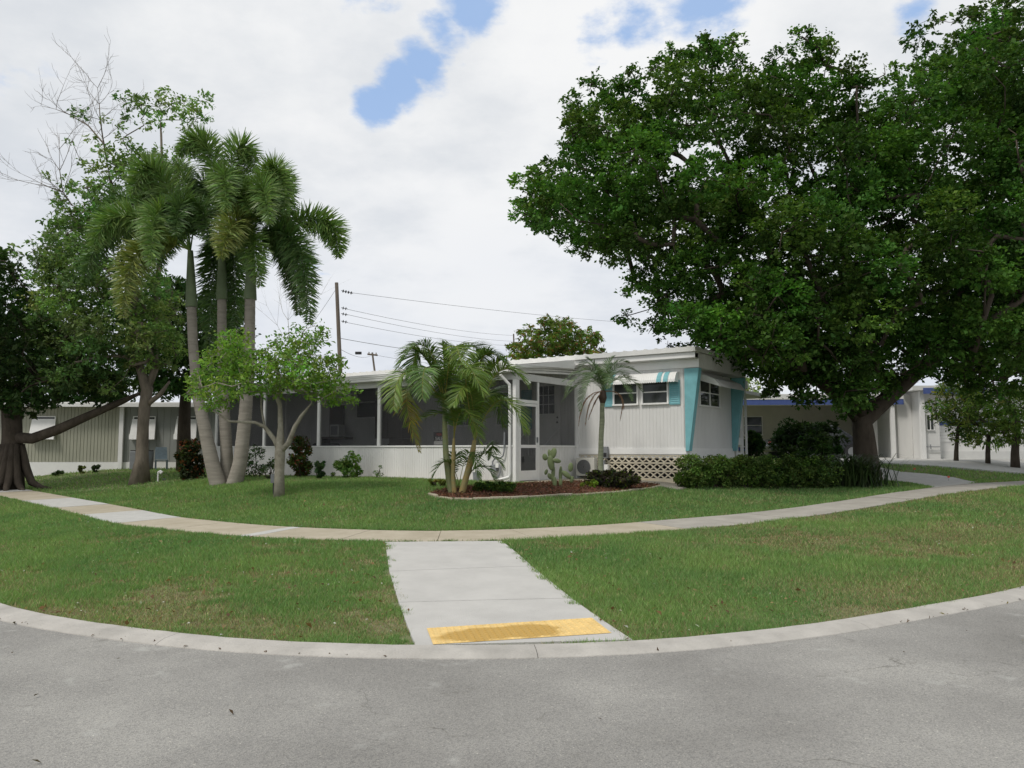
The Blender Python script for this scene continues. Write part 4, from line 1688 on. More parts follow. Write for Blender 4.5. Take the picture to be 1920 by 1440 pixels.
wire('overhead_wire', [P(660, 549, 55), P(1300, 612, 95)], .013, 'topmost overhead wire running from the tall pole to the big tree', .35)
wire('overhead_wire', [P(652, 580, 55), P(963, 629, 100)], .013, 'second overhead wire from the top, between the two poles', .35)
wire('overhead_wire', [P(652, 590, 55), P(963, 640, 100)], .013, 'third overhead wire from the top, between the two poles', .35)
wire('overhead_wire', [P(652, 605, 55), P(963, 648, 100)], .013, 'fourth overhead wire from the top, just above the palm spear', .35)
wire('overhead_wire', [P(636, 634, 55), P(963, 668, 100)], .018, 'low thick overhead cable touching the top of the palm spear', .45)
wire('overhead_wire', [P(637, 654, 55), P(699, 665, 115)], .016, 'lowest overhead cable leading to the crossarm of the far pole', .5)
wire('overhead_wire', [P(699, 665, 115), P(960, 690, 130)], .02, 'lowest overhead cable right of the crossarm pole', .5)
wire('overhead_wire', [P(628, 545, 55), P(560, 640, 58)], .013, 'guy wire slanting down left of the tall pole', .1)
tb = empty('cable_box', tuple(P(672, 662, 80)), label='dark cable splice box hanging on the low cable left of the far crossarm', cat='cable box')
boxo('case', M_DARK, tb, -.32, .32, -.12, .12, -.14, .14, bevel=.03)
vp_ = at_home('vent_pipe', 3.05, 4.5, 3.45, label='slim grey vent pipe standing on the roof of the white home by the big tree', cat='vent pipe')
MB().tube([(0, 0, 0), (0, 0, .5)], .035, 8).build('pipe', M_GREYBOX, vp_)

#@@TREES
# ================================================================== TREES
def big_tree():
    Y = 23.0
    b = P(1624, 880, Y)
    gz = T1(b[0], Y)
    o = empty('shade_tree', (b[0], Y, gz), label='huge dark spreading tree with thick forked trunk over the right end of the home', cat='tree')
    t = Tree(0.0125, 0.47)
    W_ = lambda x, y, d=0: P(x, y, Y + d)
    base = np.array([b[0], Y, gz - .15])
    k = t.path([base, base + (0, 0, .25), W_(1622, 850), W_(1620, 815), W_(1616, 785)], [.50, .39, .325, .30, .33])
    fork = k
    a = t.path([W_(1590, 755, -.1), W_(1545, 720, -.5), W_(1490, 680, -1.2), W_(1420, 640, -1.8), W_(1340, 585, -2.2)], [.23, .20, .17, .14, None], at=k)
    t.path([W_(1530, 660, .6), W_(1480, 560, .9), W_(1430, 440, 1.0), W_(1380, 330, .6), W_(1330, 230, .3)], [.2, .16, .13, None, None], at=t.nearest(W_(1590, 755, -.1)))
    t.path([W_(1610, 740, .3), W_(1612, 650, .8), W_(1600, 540, 1.0), W_(1570, 420, .4), W_(1500, 270, -.2), W_(1460, 150, 0)], [.21, .17, .15, .12, None, None], at=k)
    r = t.path([W_(1655, 755, .1), W_(1700, 715, .2), W_(1745, 675, .3), W_(1790, 600, .2), W_(1820, 500, .0), W_(1810, 380, .2)], [.25, .22, .19, .15, .12, None], at=k)
    t.path([W_(1800, 650, -1.0), W_(1860, 600, -1.8), W_(1930, 550, -2.0)], [.13, None, None], at=t.nearest(W_(1745, 675, .3)))
    t.path([W_(1600, 700, -1.2), W_(1560, 600, -2.6), W_(1510, 480, -3.0)], [.16, None, None], at=k)
    n0 = 5
    poly = [(966, 345), (1000, 330), (1040, 300), (1060, 262), (1052, 205), (1090, 175), (1150, 150), (1205, 118), (1262, 95), (1320, 72), (1385, 78),
            (1390, 120), (1440, 130), (1500, 75), (1550, 70), (1560, 125), (1620, 135), (1690, 100), (1740, 130), (1830, 60), (1930, 40), (2010, 120), (2050, 300), (2040, 520),
            (1990, 660), (1900, 735), (1840, 735), (1790, 700), (1760, 712), (1700, 715), (1650, 752), (1600, 772), (1540, 760), (1480, 740), (1440, 735), (1395, 690),
            (1330, 685), (1280, 655), (1262, 618), (1240, 640), (1225, 600), (1165, 578), (1180, 530), (1130, 490), (1070, 460), (1000, 430), (975, 390)]
    holes = [(1380, 600, 30, 14), (1362, 600, 26, 18), (1245, 385, 22, 16), (1415, 350, 24, 12), (1300, 260, 20, 25), (1560, 330, 26, 14), (1345, 615, 40, 16),
             (1240, 690, 30, 20), (1690, 690, 26, 20), (1870, 160, 20, 26), (1660, 650, 20, 14), (1480, 345, 24, 14), (1205, 470, 16, 10), (1310, 190, 22, 12), (1650, 210, 30, 16)]

    def dens(x, y):
        return 0.12 if any(((x - hx) / hw) ** 2 + ((y - hy) / hh) ** 2 < 1.3 for hx, hy, hw, hh in holes) else 1.0
    cl = clumps_in(poly, Y - .3, F / Y, 330, 3.9, 0.92, 0.28, dens)
    fp = [(1225, 610), (1270, 640), (1310, 655), (1345, 675), (1390, 690), (1440, 660), (1440, 580), (1330, 560), (1240, 570)]
    cl += clumps_in(fp, 19.2, F / 19.2, 17, .9, .5, .22)
    fp = [(1330, 640), (1420, 690), (1500, 690), (1560, 600), (1500, 500), (1330, 480), (1400, 560)]
    cl += clumps_in(fp, 19.6, F / 19.6, 34, 1.6, .8, .25)
    fp = [(1540, 770), (1580, 800), (1620, 760), (1700, 720), (1700, 640), (1480, 640), (1450, 720)]
    cl += clumps_in(fp, 21.0, F / 21.0, 13, 1.2, .6, .25)
    # small outer sprigs along the edge
    sprig = []
    for i in range(len(poly)):
        x0, y0 = poly[i]
        x1, y1 = poly[(i + 1) % len(poly)]
        L_ = math.hypot(x1 - x0, y1 - y0)
        for s in np.arange(0, L_, 34):
            x, y = x0 + (x1 - x0) * s / L_, y0 + (y1 - y0) * s / L_
            sprig.append((P(x + (8 if x < 1100 else 0) + rng.normal(0, 8), y + rng.normal(0, 8), Y - .3 + rng.normal(0, .8)), rng.uniform(.20, .42)))
    start = np.array(t.p[fork])
    cl.sort(key=lambda c: np.linalg.norm(c[0] - start))
    sprig = [c for c in sprig if min(np.linalg.norm(c[0] - k_[0]) - k_[1] for k_ in cl) < .55]
    cl += sprig
    for c, r_ in cl:
        e = t.reach(c, start, .35, .6, first=n0)
        for j in range(2):
            d = rng.normal(size=3)
            t.path([c + d / np.linalg.norm(d) * r_ * .75], at=e)
    mb = t.mesh(12, .04)
    mb.v = [tuple(np.array(v) - np.array(o.location)) for v in mb.v]
    mb.build('trunk', M_BARK_DK, o, smooth=True)
    crown('crown', o, cl, 1400, .112, (0.054, 0.120, 0.022), .15, (0.095, 0.180, 0.032), .14, .66, .9, .05, ros=14, rosr=.075, cl_spread=.26)
    return o


big_tree()


def simple_tree(name, label, Y, trunk, clumps, per, size, base, bark=M_BARK, alt=None, altp=.1, tip=.010, power=.47, limbs=(), group=None, aspect=.5, droop=.1, bare=(), tw=2, rad=None, up=.5, cat='tree', flat=.75, jit=.05, ros=7, rosr=.07, twigs=()):
    g = T1(trunk[0][0], trunk[0][1])
    o = empty(name, (trunk[0][0], trunk[0][1], g), label=label, cat=cat, group=group)
    t = Tree(tip, power)
    tr = [np.array(p) for p in trunk]
    tr[0][2] = g - .12
    k = t.path(tr, rad)
    start = tr[-1]
    for lb in limbs:
        pts, rr = lb if isinstance(lb, tuple) else (lb, None)
        t.path(pts[1:], rr, at=t.nearest(pts[0]))
    n0 = max(1, len(tr) - 2)
    for c, r in sorted(clumps, key=lambda c: np.linalg.norm(c[0] - start)):
        e = t.reach(c, start, .22, .5, first=n0)
        for j in range(tw):
            d = rng.normal(size=3)
            z_ = t.path([c + d / np.linalg.norm(d) * r * .8], at=e)
            t.wt[z_] = .5
    for lead in twigs:                           # leafless leaders with ever finer side shoots
        pts = [np.array(q, float) for q in lead]
        k = t.path(pts, list(np.linspace(.030, .008, len(pts))), at=t.nearest(pts[0]))
        ids = [k - len(pts) + 1 + q for q in range(len(pts))]

        def shoot(at, d, L_, r_, lvl):
            d = d / np.linalg.norm(d)
            n_ = 4
            cur, q = at, t.p[at]
            for a_ in range(n_):
                d = d + rng.normal(0, .10, 3) + np.array([0, 0, .06])
                d = d / np.linalg.norm(d)
                q = q + d * L_ / n_
                cur = t.path([q], [max(.0035, r_ * (1 - .7 * (a_ + 1) / n_))], at=cur)
                t.wt[cur] = .02
                if lvl and rng.random() < .85:
                    shoot(cur, d + rng.normal(0, .55, 3), L_ * rng.uniform(.45, .7), r_ * .55, lvl - 1)
        for a_ in range(1, len(ids)):
            ax = t.p[ids[a_]] - t.p[ids[a_ - 1]]
            ax = ax / np.linalg.norm(ax)
            for side in (-1, 1):
                d = ax * .8 + np.array([side * rng.uniform(.5, 1.0), rng.normal(0, .5), .15])
                shoot(ids[a_], d, rng.uniform(.8, 1.3), .011, 2)
    for q in bare:                               # leafless sprays
        e = t.reach(q, start, .10, .45, first=n0)
        a = t.p[e] - t.p[t.par[e]]
        a = a / max(np.linalg.norm(a), 1e-6)
        up_ = np.array([0, 0, .35])
        for j in range(3):
            d = a + rng.normal(0, .38, 3) + up_
            p_ = t.p[e] + d * .38
            e2 = t.path([p_], at=e)
            for h in range(3):
                z_ = t.path([p_ + (d + rng.normal(0, .4, 3)) * .34], at=e2)
                t.wt[z_] = .03
    mb = t.mesh(10, jit)
    mb.v = [tuple(np.array(v) - np.array(o.location)) for v in mb.v]
    mb.build('trunk', bark, o, smooth=True)
    if clumps:
        crown('crown', o, clumps, per, size, base, .17, alt, altp, aspect, up, droop, flat, ros=ros, rosr=rosr)
    return o


# second tall tree at the right edge, its top leaving the frame
Y = 27.0
poly = [(1700, 130), (1690, 90), (1705, 35), (1760, 15), (1820, 10), (1850, -60), (1950, -110), (2080, -60), (2160, 120), (2180, 420), (2120, 640), (2000, 720), (1880, 700), (1840, 500), (1850, 330), (1800, 300), (1760, 230)]
cl = clumps_in(poly, Y, F / Y, 150, 3.2, 1.05, .35)
cl += clumps_in([(1690, 610), (1700, 705), (1790, 722), (1830, 745), (1930, 745), (1990, 700), (1990, 560), (1800, 540)], 25.0, F / 25.0, 46, 1.3, .75, .25)
tb_ = P(1995, 870, Y)
simple_tree('shade_tree', 'tall dark green tree leaving the top right corner of the picture', Y,
            [tb_, P(1990, 700, Y), P(1960, 520, Y), P(1930, 350, Y)], cl, 480, .17, (0.042, 0.092, 0.020), M_BARK_DK, (0.08, 0.15, 0.03), .1, rad=[.42, .32, .25, None])

# leafy tree left, with a thin see-through top and bare twigs
Y = G(262, 907)[1]
bt = P(262, 905, Y)
poly = [(75, 440), (110, 415), (150, 400), (190, 440), (240, 470), (300, 500), (345, 560), (350, 640), (330, 700), (280, 700), (230, 690), (215, 745), (150, 725), (85, 735), (95, 660), (60, 610), (40, 540)]
cl = clumps_in(poly, Y, F / Y, 130, 1.7, .62, .25)
top = [(150, 415), (135, 400), (200, 395), (165, 355), (215, 330), (120, 370), (180, 320), (225, 300), (190, 285), (230, 260), (175, 262), (150, 300), (215, 235), (190, 225), (245, 225), (135, 265), (155, 215),
       (100, 420), (60, 450), (25, 470), (90, 330), (130, 345), (240, 300), (250, 270), (175, 400), (210, 380), (100, 455), (50, 480)]
cl += [(P(x, y, Y + rng.normal(0, .5)), rng.uniform(.16, .34)) for x, y in top]
crownlet = [(225, 185), (245, 190), (265, 195), (290, 180), (310, 172), (330, 182), (275, 210), (300, 200), (320, 205), (345, 195), (360, 205), (385, 190), (370, 222), (340, 225), (300, 225), (270, 235), (385, 215), (355, 240), (245, 180), (310, 190),
            (270, 290), (300, 285), (330, 280), (250, 290), (345, 295), (290, 300), (315, 310)]
cl += [(P(x, y, Y + .4 + rng.normal(0, .4)), rng.uniform(.20, .38)) for x, y in crownlet]
poly = [(62, 450), (90, 385), (135, 345), (160, 300), (205, 262), (255, 270), (310, 290), (330, 360), (310, 480), (230, 480), (150, 440)]
cl += clumps_in(poly, Y, F / Y, 70, 1.0, .40, .2)
bare = []
simple_tree('leafy_tree', 'tall light leafy tree with bare twigs at its top, behind the foxtail palms', Y,
            [bt, P(266, 860, Y), P(268, 800, Y), P(271, 762, Y), P(276, 730, Y)], cl, 820, .13, (0.13, 0.22, 0.07), M_BARK, (0.19, 0.28, 0.10), .25, tip=.0075,
            rad=[.36, .20, .175, .18, .19],
            limbs=[([P(276, 730, Y), P(262, 690, Y), P(250, 640, Y + .2), P(255, 560, Y + .2), P(240, 460, Y), P(205, 330, Y - .1), P(190, 240, Y)], [.12, .10, .085, .07, .045, None]),
                   ([P(276, 730, Y), P(292, 690, Y + .2), P(290, 600, Y + .3), P(300, 480, Y + .5), P(305, 350, Y + .4), P(302, 250, Y + .4)], [.11, .09, .075, .05, .035]),
                   ([P(262, 690, Y), P(235, 668, Y - .3), P(190, 668, Y - .6), P(140, 680, Y - .7)], [.06, .04, None]),
                   ([P(271, 762, Y), P(300, 740, Y - .1), P(318, 715, Y - .2)], [.08, .07])],
            twigs=[[P(200, 300, Y), P(193, 260, Y), P(188, 225, Y), P(186, 195, Y), P(183, 165, Y)], [P(170, 400, Y), P(135, 385, Y), P(118, 360, Y), P(112, 320, Y), P(111, 280, Y)],
                   [P(195, 270, Y), P(165, 235, Y), P(130, 215, Y), P(105, 205, Y)], [P(118, 360, Y), P(90, 350, Y), P(65, 345, Y)]])

# far-left old fig with buttressed trunk and a low limb
Y = 26.5

fb = P(22, 889, Y)
poly = [(-160, 470), (-60, 440), (10, 455), (40, 500), (70, 560), (110, 600), (150, 650), (215, 690), (245, 740), (225, 770), (150, 760), (90, 775), (50, 790), (0, 770), (-120, 780), (-220, 700), (-230, 560)]
cl = clumps_in(poly, Y, F / Y, 170, 3.0, .95, .35)
fig = simple_tree('fig_tree', 'dark old fig with buttress roots and a low slanting limb at the far left', Y,
                  [fb, P(22, 868, Y), P(24, 820, Y), P(22, 770, Y)], cl, 430, .165, (0.034, 0.070, 0.020), M_BARK_DK, (0.06, 0.11, 0.03), .1, rad=[.46, .36, .32, .31],
                  limbs=[([P(24, 820, Y), P(60, 822, Y - .3), P(110, 805, Y - .5), P(170, 778, Y - .6), P(230, 752, Y - .6), P(290, 725, Y - .4)], [.17, .155, .13, .10, None])], jit=.1)
rm = MB()
for (dx, dy, L_) in ((-.9, -.7, 1.0), (.1, -1.2, 1.0), (.9, -.8, .9), (1.3, -.1, 1.0), (-1.4, -.2, .9), (.5, -1.1, .8), (-.4, -1.1, .9)):
    rm.tube([(dx * .22, dy * .22, 1.5), (dx * .38, dy * .38, .7), (dx * .55, dy * .55, .25), (dx * .8, dy * .8, .08), (dx * 1.25 * L_, dy * 1.25 * L_, -.02)], [.10, .13, .12, .09, .04], 7, jit=.08)
rm.build('buttress_roots', M_BARK_DK, fig, smooth=True)

# dark trees filling behind the palms
Y = 31.0
poly = [(230, 560), (270, 520), (330, 515), (380, 560), (400, 520), (440, 500), (470, 560), (475, 640), (470, 720), (430, 740), (360, 745), (300, 740), (240, 735), (215, 660)]
cl = clumps_in(poly, Y, F / Y, 110, 2.4, 1.0, .35)
q = P(345, 866, Y)
simple_tree('background_tree', 'dense dark green tree standing behind the foxtail palm trunks', Y, [q, P(345, 800, Y), P(348, 740, Y), P(350, 700, Y)], cl, 430, .19, (0.040, 0.082, 0.024), M_BARK_DK, rad=[.3, .24, .2, None])
poly = [(-120, 700), (-60, 600), (30, 580), (120, 640), (220, 700), (330, 700), (340, 750), (220, 765), (100, 770), (-100, 780)]
Y = 44.0
cl = clumps_in(poly, Y, F / Y, 70, 2.0, 1.4, .5)
q = P(120, 858, Y)
simple_tree('background_tree', 'wide dark tree showing over the roof of the sage green home', Y, [q, P(120, 800, Y), P(125, 740, Y)], cl, 300, .25, (0.035, 0.07, 0.022), M_BARK_DK, rad=[.3, .25, None])

# vine-wrapped stump of a third palm, dark between the trunks
# small bright tree in front
Y = G(524, 932)[1]
sb = P(524, 932, Y)
poly = [(345, 745), (352, 700), (378, 690), (372, 660), (405, 650), (412, 622), (440, 612), (468, 622), (470, 655), (505, 650), (512, 625), (545, 622), (560, 604), (612, 606), (612, 640), (590, 660), (640, 662), (655, 690), (640, 705), (682, 735), (668, 762), (630, 752), (612, 778), (585, 752), (545, 740), (520, 752), (480, 740), (440, 752), (425, 772), (388, 775), (380, 750)]
cl = clumps_in(poly, Y, F / Y, 210, 1.25, .27, .12)
simple_tree('ornamental_tree', 'small bright green tree with a pale trunk and open branching in front of the porch', Y,
            [sb, P(524, 890, Y), P(525, 848, Y)], cl, 1080, .088, (0.150, 0.265, 0.050), M_BARK_LT, (0.19, 0.32, 0.05), .25, tip=.006, rad=[.13, .105, .115],
            limbs=[([P(525, 848, Y), P(515, 825, Y), P(496, 800, Y), P(478, 792, Y - .1), P(430, 790, Y - .2), P(400, 770, Y - .2)], [.055, .045, .035, .025, None]),
                   ([P(525, 848, Y), P(526, 800, Y), P(525, 760, Y + .1), P(520, 700, Y + .1)], [.06, .05, .03]),
                   ([P(525, 848, Y), P(540, 832, Y - .1), P(553, 800, Y - .2), P(565, 780, Y - .2), P(585, 755, Y - .2)], [.06, .05, .04, None]),
                   ([P(496, 800, Y), P(490, 765, Y + .2), P(488, 700, Y + .3)], [.03, None])],
            bare=[P(540, 600, Y), P(530, 585, Y + .2), P(600, 640, Y), P(520, 610, Y - .2), P(550, 590, Y)])

# mango behind the roof and other distant greenery
Y = 46.0
poly = [(948, 690), (955, 645), (975, 612), (1010, 592), (1060, 588), (1105, 605), (1135, 640), (1140, 690), (1050, 720)]
cl = clumps_in(poly, Y, F / Y, 60, 2.4, 1.0, .4)
q = P(1045, 853, Y)
simple_tree('mango_tree', 'round tree with reddish new leaves rising behind the roof of the white home', Y, [q, P(1045, 780, Y), P(1045, 710, Y)], cl, 380, .26, (0.12, 0.19, 0.040), M_BARK, (0.27, 0.14, 0.06), .16, rad=[.3, .25, None], aspect=.34, droop=.5)
poly = [(1385, 760), (1390, 712), (1405, 700), (1422, 712), (1434, 745), (1425, 775)]
Y = 48.0
cl = clumps_in(poly, Y, F / Y, 16, 1.0, .7, .3)
q = P(1405, 853, Y)
simple_tree('background_tree', 'small yellow green tree top just right of the home, above the blue trimmed carport', Y, [q, P(1405, 800, Y), P(1406, 750, Y)], cl, 420, .24, (0.15, 0.21, 0.06), M_BARK, rad=[.2, .16, None], aspect=.3, droop=.5)
# right-hand small trees in the neighbour's yard
Y = 31.5
poly = [(1735, 745), (1760, 715), (1800, 700), (1840, 720), (1850, 760), (1840, 820), (1815, 845), (1790, 840), (1775, 800), (1748, 790)]
cl = clumps_in(poly, Y, F / Y, 45, 1.0, .6, .25)
q = P(1792, 862, Y)
simple_tree('yard_tree', 'low multi-stemmed bush tree against the white lap-sided wall at the right', Y, [q, P(1793, 845, Y), P(1795, 815, Y)], cl, 520, .16, (0.075, 0.13, 0.032), M_BARK_DK, (0.22, 0.25, 0.04), .15, rad=[.10, .08, .06], aspect=.35)
Y = 30.5
for (px, lab) in ((1852, 'small tree with drooping light green leaves and twin trunk in the right yard'), (1903, 'small dark tree with a single stout trunk at the right edge of the lawn')):
    poly = [(px - 48, 800), (px - 40, 745), (px, 715), (px + 50, 730), (px + 60, 800), (px + 46, 842), (px + 5, 838), (px - 34, 846)]
    cl = clumps_in(poly, Y, F / Y, 32, 1.0, .55, .25)
    q = P(px, 866, Y)
    q2 = T1(q[0], Y)
    simple_tree('yard_tree', lab, Y, [q, P(px, 850, Y), P(px + 2, 815, Y)], cl, 560, .17, (0.12, 0.20, 0.045), M_BARK_DK, (0.19, 0.27, 0.06), .3, rad=[.17, .14, .12] if px > 1880 else [.10, .09, .08], aspect=.3, droop=.7)
    Y = 29.5
# far tree line that closes the view between things
for (px, Y, lab, w_, h_) in ((1880, 62, 'far dark tree closing the view at the right edge', 260, 130), (2120, 58, 'far dark tree beyond the right edge of the picture', 240, 170), (1560, 70, 'far tree behind the blue trimmed carport roof', 120, 60), (-100, 60, 'far tree behind the old fig at the left edge', 260, 200), (480, 66, 'far low tree behind the left end of the porch', 140, 90)):
    poly = [(px - w_ / 2, 850), (px - w_ / 2.2, 850 - h_ * .6), (px - w_ / 5, 850 - h_), (px + w_ / 5, 850 - h_ * .95), (px + w_ / 2.1, 850 - h_ * .5), (px + w_ / 2, 850)]
    cl = clumps_in(poly, Y, F / Y, 50, 2.5, 1.5, .6)
    q = P(px, 850, Y)
    simple_tree('background_tree', lab, Y, [q, P(px, 830, Y), P(px, 810, Y)], cl, 200, .34, (0.045, 0.085, 0.03), M_BARK_DK, rad=[.3, .25, None])

#@@PALMS
# ================================================================== PALMS
def bez(a, b, c, n):
    t = np.linspace(0, 1, n)[:, None]
    a, b, c = map(np.array, (a, b, c))
    return a * (1 - t) ** 2 + b * 2 * t * (1 - t) + c * t ** 2


def frond(parent, a, b, c, style, col, col2=None, leaf=.38, n=70, bare=.12, width=.035, name='frond', hang=.25, rad=.014, stalk=None, spread=1.0, over=.75):
    """a palm leaf: bent midrib from a over b to c, leaflets along it. style 'fox': all round, 'pin': two rows, 'vee': two raised rows"""
    a, b, c = map(np.array, (a, b, c))
    pts = bez(a, b + over * (b - (a + c) / 2), c, 40)
    o = np.array(parent.location)
    tt = np.linspace(bare, .995, n)
    pos = np.stack([np.interp(tt, np.linspace(0, 1, 40), pts[:, i]) for i in range(3)], 1)
    dr = np.gradient(pts, axis=0)
    dr = np.stack([np.interp(tt, np.linspace(0, 1, 40), dr[:, i]) for i in range(3)], 1)
    dr = unit(dr)
    side = unit(np.cross(dr, np.array([0.02, 0.01, 1.0])[None, :]))
    up = np.cross(side, dr)
    Vs, Cs = [], []
    per = 11 if style == 'fox' else 2
    for k in range(per):
        if style == 'fox':
            th = 2 * PI * k / per + rng.uniform(-.5, .5, n)
            d = side * np.cos(th)[:, None] + up * np.sin(th)[:, None]
            d = unit(d + dr * rng.uniform(.15, .75, (n, 1)) + rng.normal(0, .20, (n, 3)))
        else:
            sg_ = 1 if k == 0 else -1
            lift = .62 if style == 'vee' else .34
            d = unit(side * sg_ * spread + up * (lift + rng.normal(0, .10, n))[:, None] + dr * (.45 + .9 * tt ** 2)[:, None] + rng.normal(0, .06, (n, 3)))
        L_ = leaf * (np.sin(PI * np.clip((tt - bare) / (1 - bare) * .86 + .12, 0, 1)) ** .6) * rng.uniform(.85, 1.12, n)
        L_ = L_[:, None]
        w = width * rng.uniform(.8, 1.2, (n, 1))
        nrm_ = unit(np.cross(d, dr) + rng.normal(0, .25, (n, 3)))
        wv = unit(np.cross(d, nrm_)) * w * .5
        mid = pos + d * L_ * .55
        tip = pos + d * L_ - np.array([0, 0, 1]) * L_ * hang
        mid = mid - np.array([0, 0, 1]) * L_ * hang * .25
        V = np.empty((n, 2, 4, 3))
        V[:, 0, 0], V[:, 0, 1], V[:, 0, 2], V[:, 0, 3] = pos - wv * .6, pos + wv * .6, mid + wv, mid - wv
        V[:, 1, 0], V[:, 1, 1], V[:, 1, 2], V[:, 1, 3] = mid - wv, mid + wv, tip + wv * .12, tip - wv * .12
        cc = tint(n, col, .2)
        if col2 is not None:
            f = np.clip((tt - .35) * 1.3 + rng.normal(0, .25, n), 0, 1)[:, None]
            cc = cc * (1 - f) + tint(n, col2, .2) * f
        Vs.append(V.reshape(-1, 3) - o)
        Cs.append(np.repeat(cc, 8, axis=0))
    # midrib as slim four-sided stalk in the same mesh
    st = stalk if stalk is not None else np.array(col) * 1.4
    rr = rad * (1 - .8 * np.linspace(0, 1, 40))
    d0 = unit(np.gradient(pts, axis=0))
    s0 = unit(np.cross(d0, np.array([0.02, 0.01, 1.0])[None, :]))
    u0 = np.cross(s0, d0)
    ring = [pts + s0 * rr[:, None], pts + u0 * rr[:, None], pts - s0 * rr[:, None], pts - u0 * rr[:, None]]
    for k in range(4):
        A, B = ring[k], ring[(k + 1) % 4]
        V = np.stack([A[:-1], B[:-1], B[1:], A[1:]], 1).reshape(-1, 3)
        Vs.append(V - o)
        Cs.append(np.tile(np.clip(st, 0, 1), (len(V), 1)))
    return np_mesh(name, np.concatenate(Vs), 4, M_FROND, parent, np.concatenate(Cs))


def palm_trunk(parent, pts, rads, rings=True, m=M_PALM, name='trunk'):
    q = np.array(pts)
    n = 60
    t = np.linspace(0, 1, len(q))
    tn = np.linspace(0, 1, n)
    P_ = np.stack([np.interp(tn, t, q[:, i]) for i in range(3)], 1)
    for _ in range(4):
        P_[1:-1] = .25 * P_[:-2] + .5 * P_[1:-1] + .25 * P_[2:]
    r = np.interp(tn, t, rads)
    if rings:
        r = r * (1 + .025 * (np.arange(n) % 2))
    return MB().tube(local(parent, P_), r, 14).build(name, m, parent, smooth=True)


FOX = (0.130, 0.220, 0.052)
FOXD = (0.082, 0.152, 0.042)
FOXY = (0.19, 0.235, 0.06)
FY = G(420, 909)[1]


def foxtail(label, trunk_px, rads, shaft_px, shaft_r, fronds, Y):
    tp = [P(x, y, Y + d) for x, y, d in trunk_px]
    g = T1(tp[0][0], tp[0][1])
    o = empty('foxtail_palm', (tp[0][0], tp[0][1], g), label=label, cat='palm', group='foxtail palms growing in one clump')
    tp[0][2] = g - .1
    palm_trunk(o, tp, rads)
    sp = [P(x, y, Y + d) for x, y, d in shaft_px]
    palm_trunk(o, sp, shaft_r, False, M_SHAFT, 'crownshaft')
    top = sp[-1]
    for f in fronds:
        (bx, by, bd), (cx, cy, cd), col, n = f
        frond(o, top, P(bx, by, Y + bd), P(cx, cy, Y + cd), 'fox', col, None, .60, n, .12, .033, hang=.10, rad=.022, over=.9)
    return o


foxtail('left foxtail palm of the clump, leaning left with its crown over the leafy tree',
        [(412, 908, 0), (398, 870, 0), (383, 800, 0), (370, 740, .1), (362, 650, .1), (359, 575, .1)], [.23, .195, .165, .145, .132, .13],
        [(359, 576, .1), (358, 530, .1), (357, 470, .1)], [.165, .13, .075],
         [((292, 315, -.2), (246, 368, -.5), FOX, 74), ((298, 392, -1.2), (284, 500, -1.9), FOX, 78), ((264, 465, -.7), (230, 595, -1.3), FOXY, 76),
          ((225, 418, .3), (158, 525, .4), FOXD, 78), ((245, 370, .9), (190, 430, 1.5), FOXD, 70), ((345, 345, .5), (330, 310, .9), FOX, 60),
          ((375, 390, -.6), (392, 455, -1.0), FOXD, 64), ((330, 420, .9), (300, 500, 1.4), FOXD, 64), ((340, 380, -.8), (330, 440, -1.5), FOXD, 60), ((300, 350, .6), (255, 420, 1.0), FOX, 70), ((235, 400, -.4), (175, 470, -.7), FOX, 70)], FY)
foxtail('right foxtail palm of the clump, crown spreading long bushy fronds towards the utility pole',
        [(438, 912, -.1), (450, 870, -.1), (460, 780, 0), (465, 700, 0), (468, 640, 0), (469, 560, 0)], [.22, .19, .175, .16, .145, .14],
        [(469, 562, 0), (470, 520, 0), (470, 455, 0)], [.18, .14, .08],
         [((512, 312, -.2), (536, 405, -.5), FOX, 78), ((442, 412, -1.2), (414, 482, -1.8), FOXY, 70), ((470, 440, -.8), (488, 535, -1.2), FOX, 66),
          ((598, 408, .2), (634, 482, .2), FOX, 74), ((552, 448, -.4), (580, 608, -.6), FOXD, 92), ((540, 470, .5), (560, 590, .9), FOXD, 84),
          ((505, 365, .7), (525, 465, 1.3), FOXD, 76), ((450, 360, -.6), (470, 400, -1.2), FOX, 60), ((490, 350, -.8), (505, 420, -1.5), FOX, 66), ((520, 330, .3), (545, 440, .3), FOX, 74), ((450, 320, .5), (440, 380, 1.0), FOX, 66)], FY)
o3 = foxtail('middle foxtail palm of the clump, its dark trunk half hidden by hanging fronds',
             [(426, 900, .3), (425, 850, .3), (421, 780, .4), (418, 700, .5), (416, 640, .5), (416, 560, .5)], [.19, .165, .15, .14, .13, .125],
             [(416, 562, .5), (416, 520, .5), (416, 450, .5)], [.16, .13, .08],
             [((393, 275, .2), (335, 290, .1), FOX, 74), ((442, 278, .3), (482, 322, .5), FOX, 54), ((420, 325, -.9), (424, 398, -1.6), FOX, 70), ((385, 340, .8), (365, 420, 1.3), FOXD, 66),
              ((440, 340, .9), (465, 430, 1.5), FOXD, 70), ((438, 470, .8), (440, 640, .9), FOXD, 84), ((402, 480, .9), (392, 660, .8), FOXD, 84)], FY)

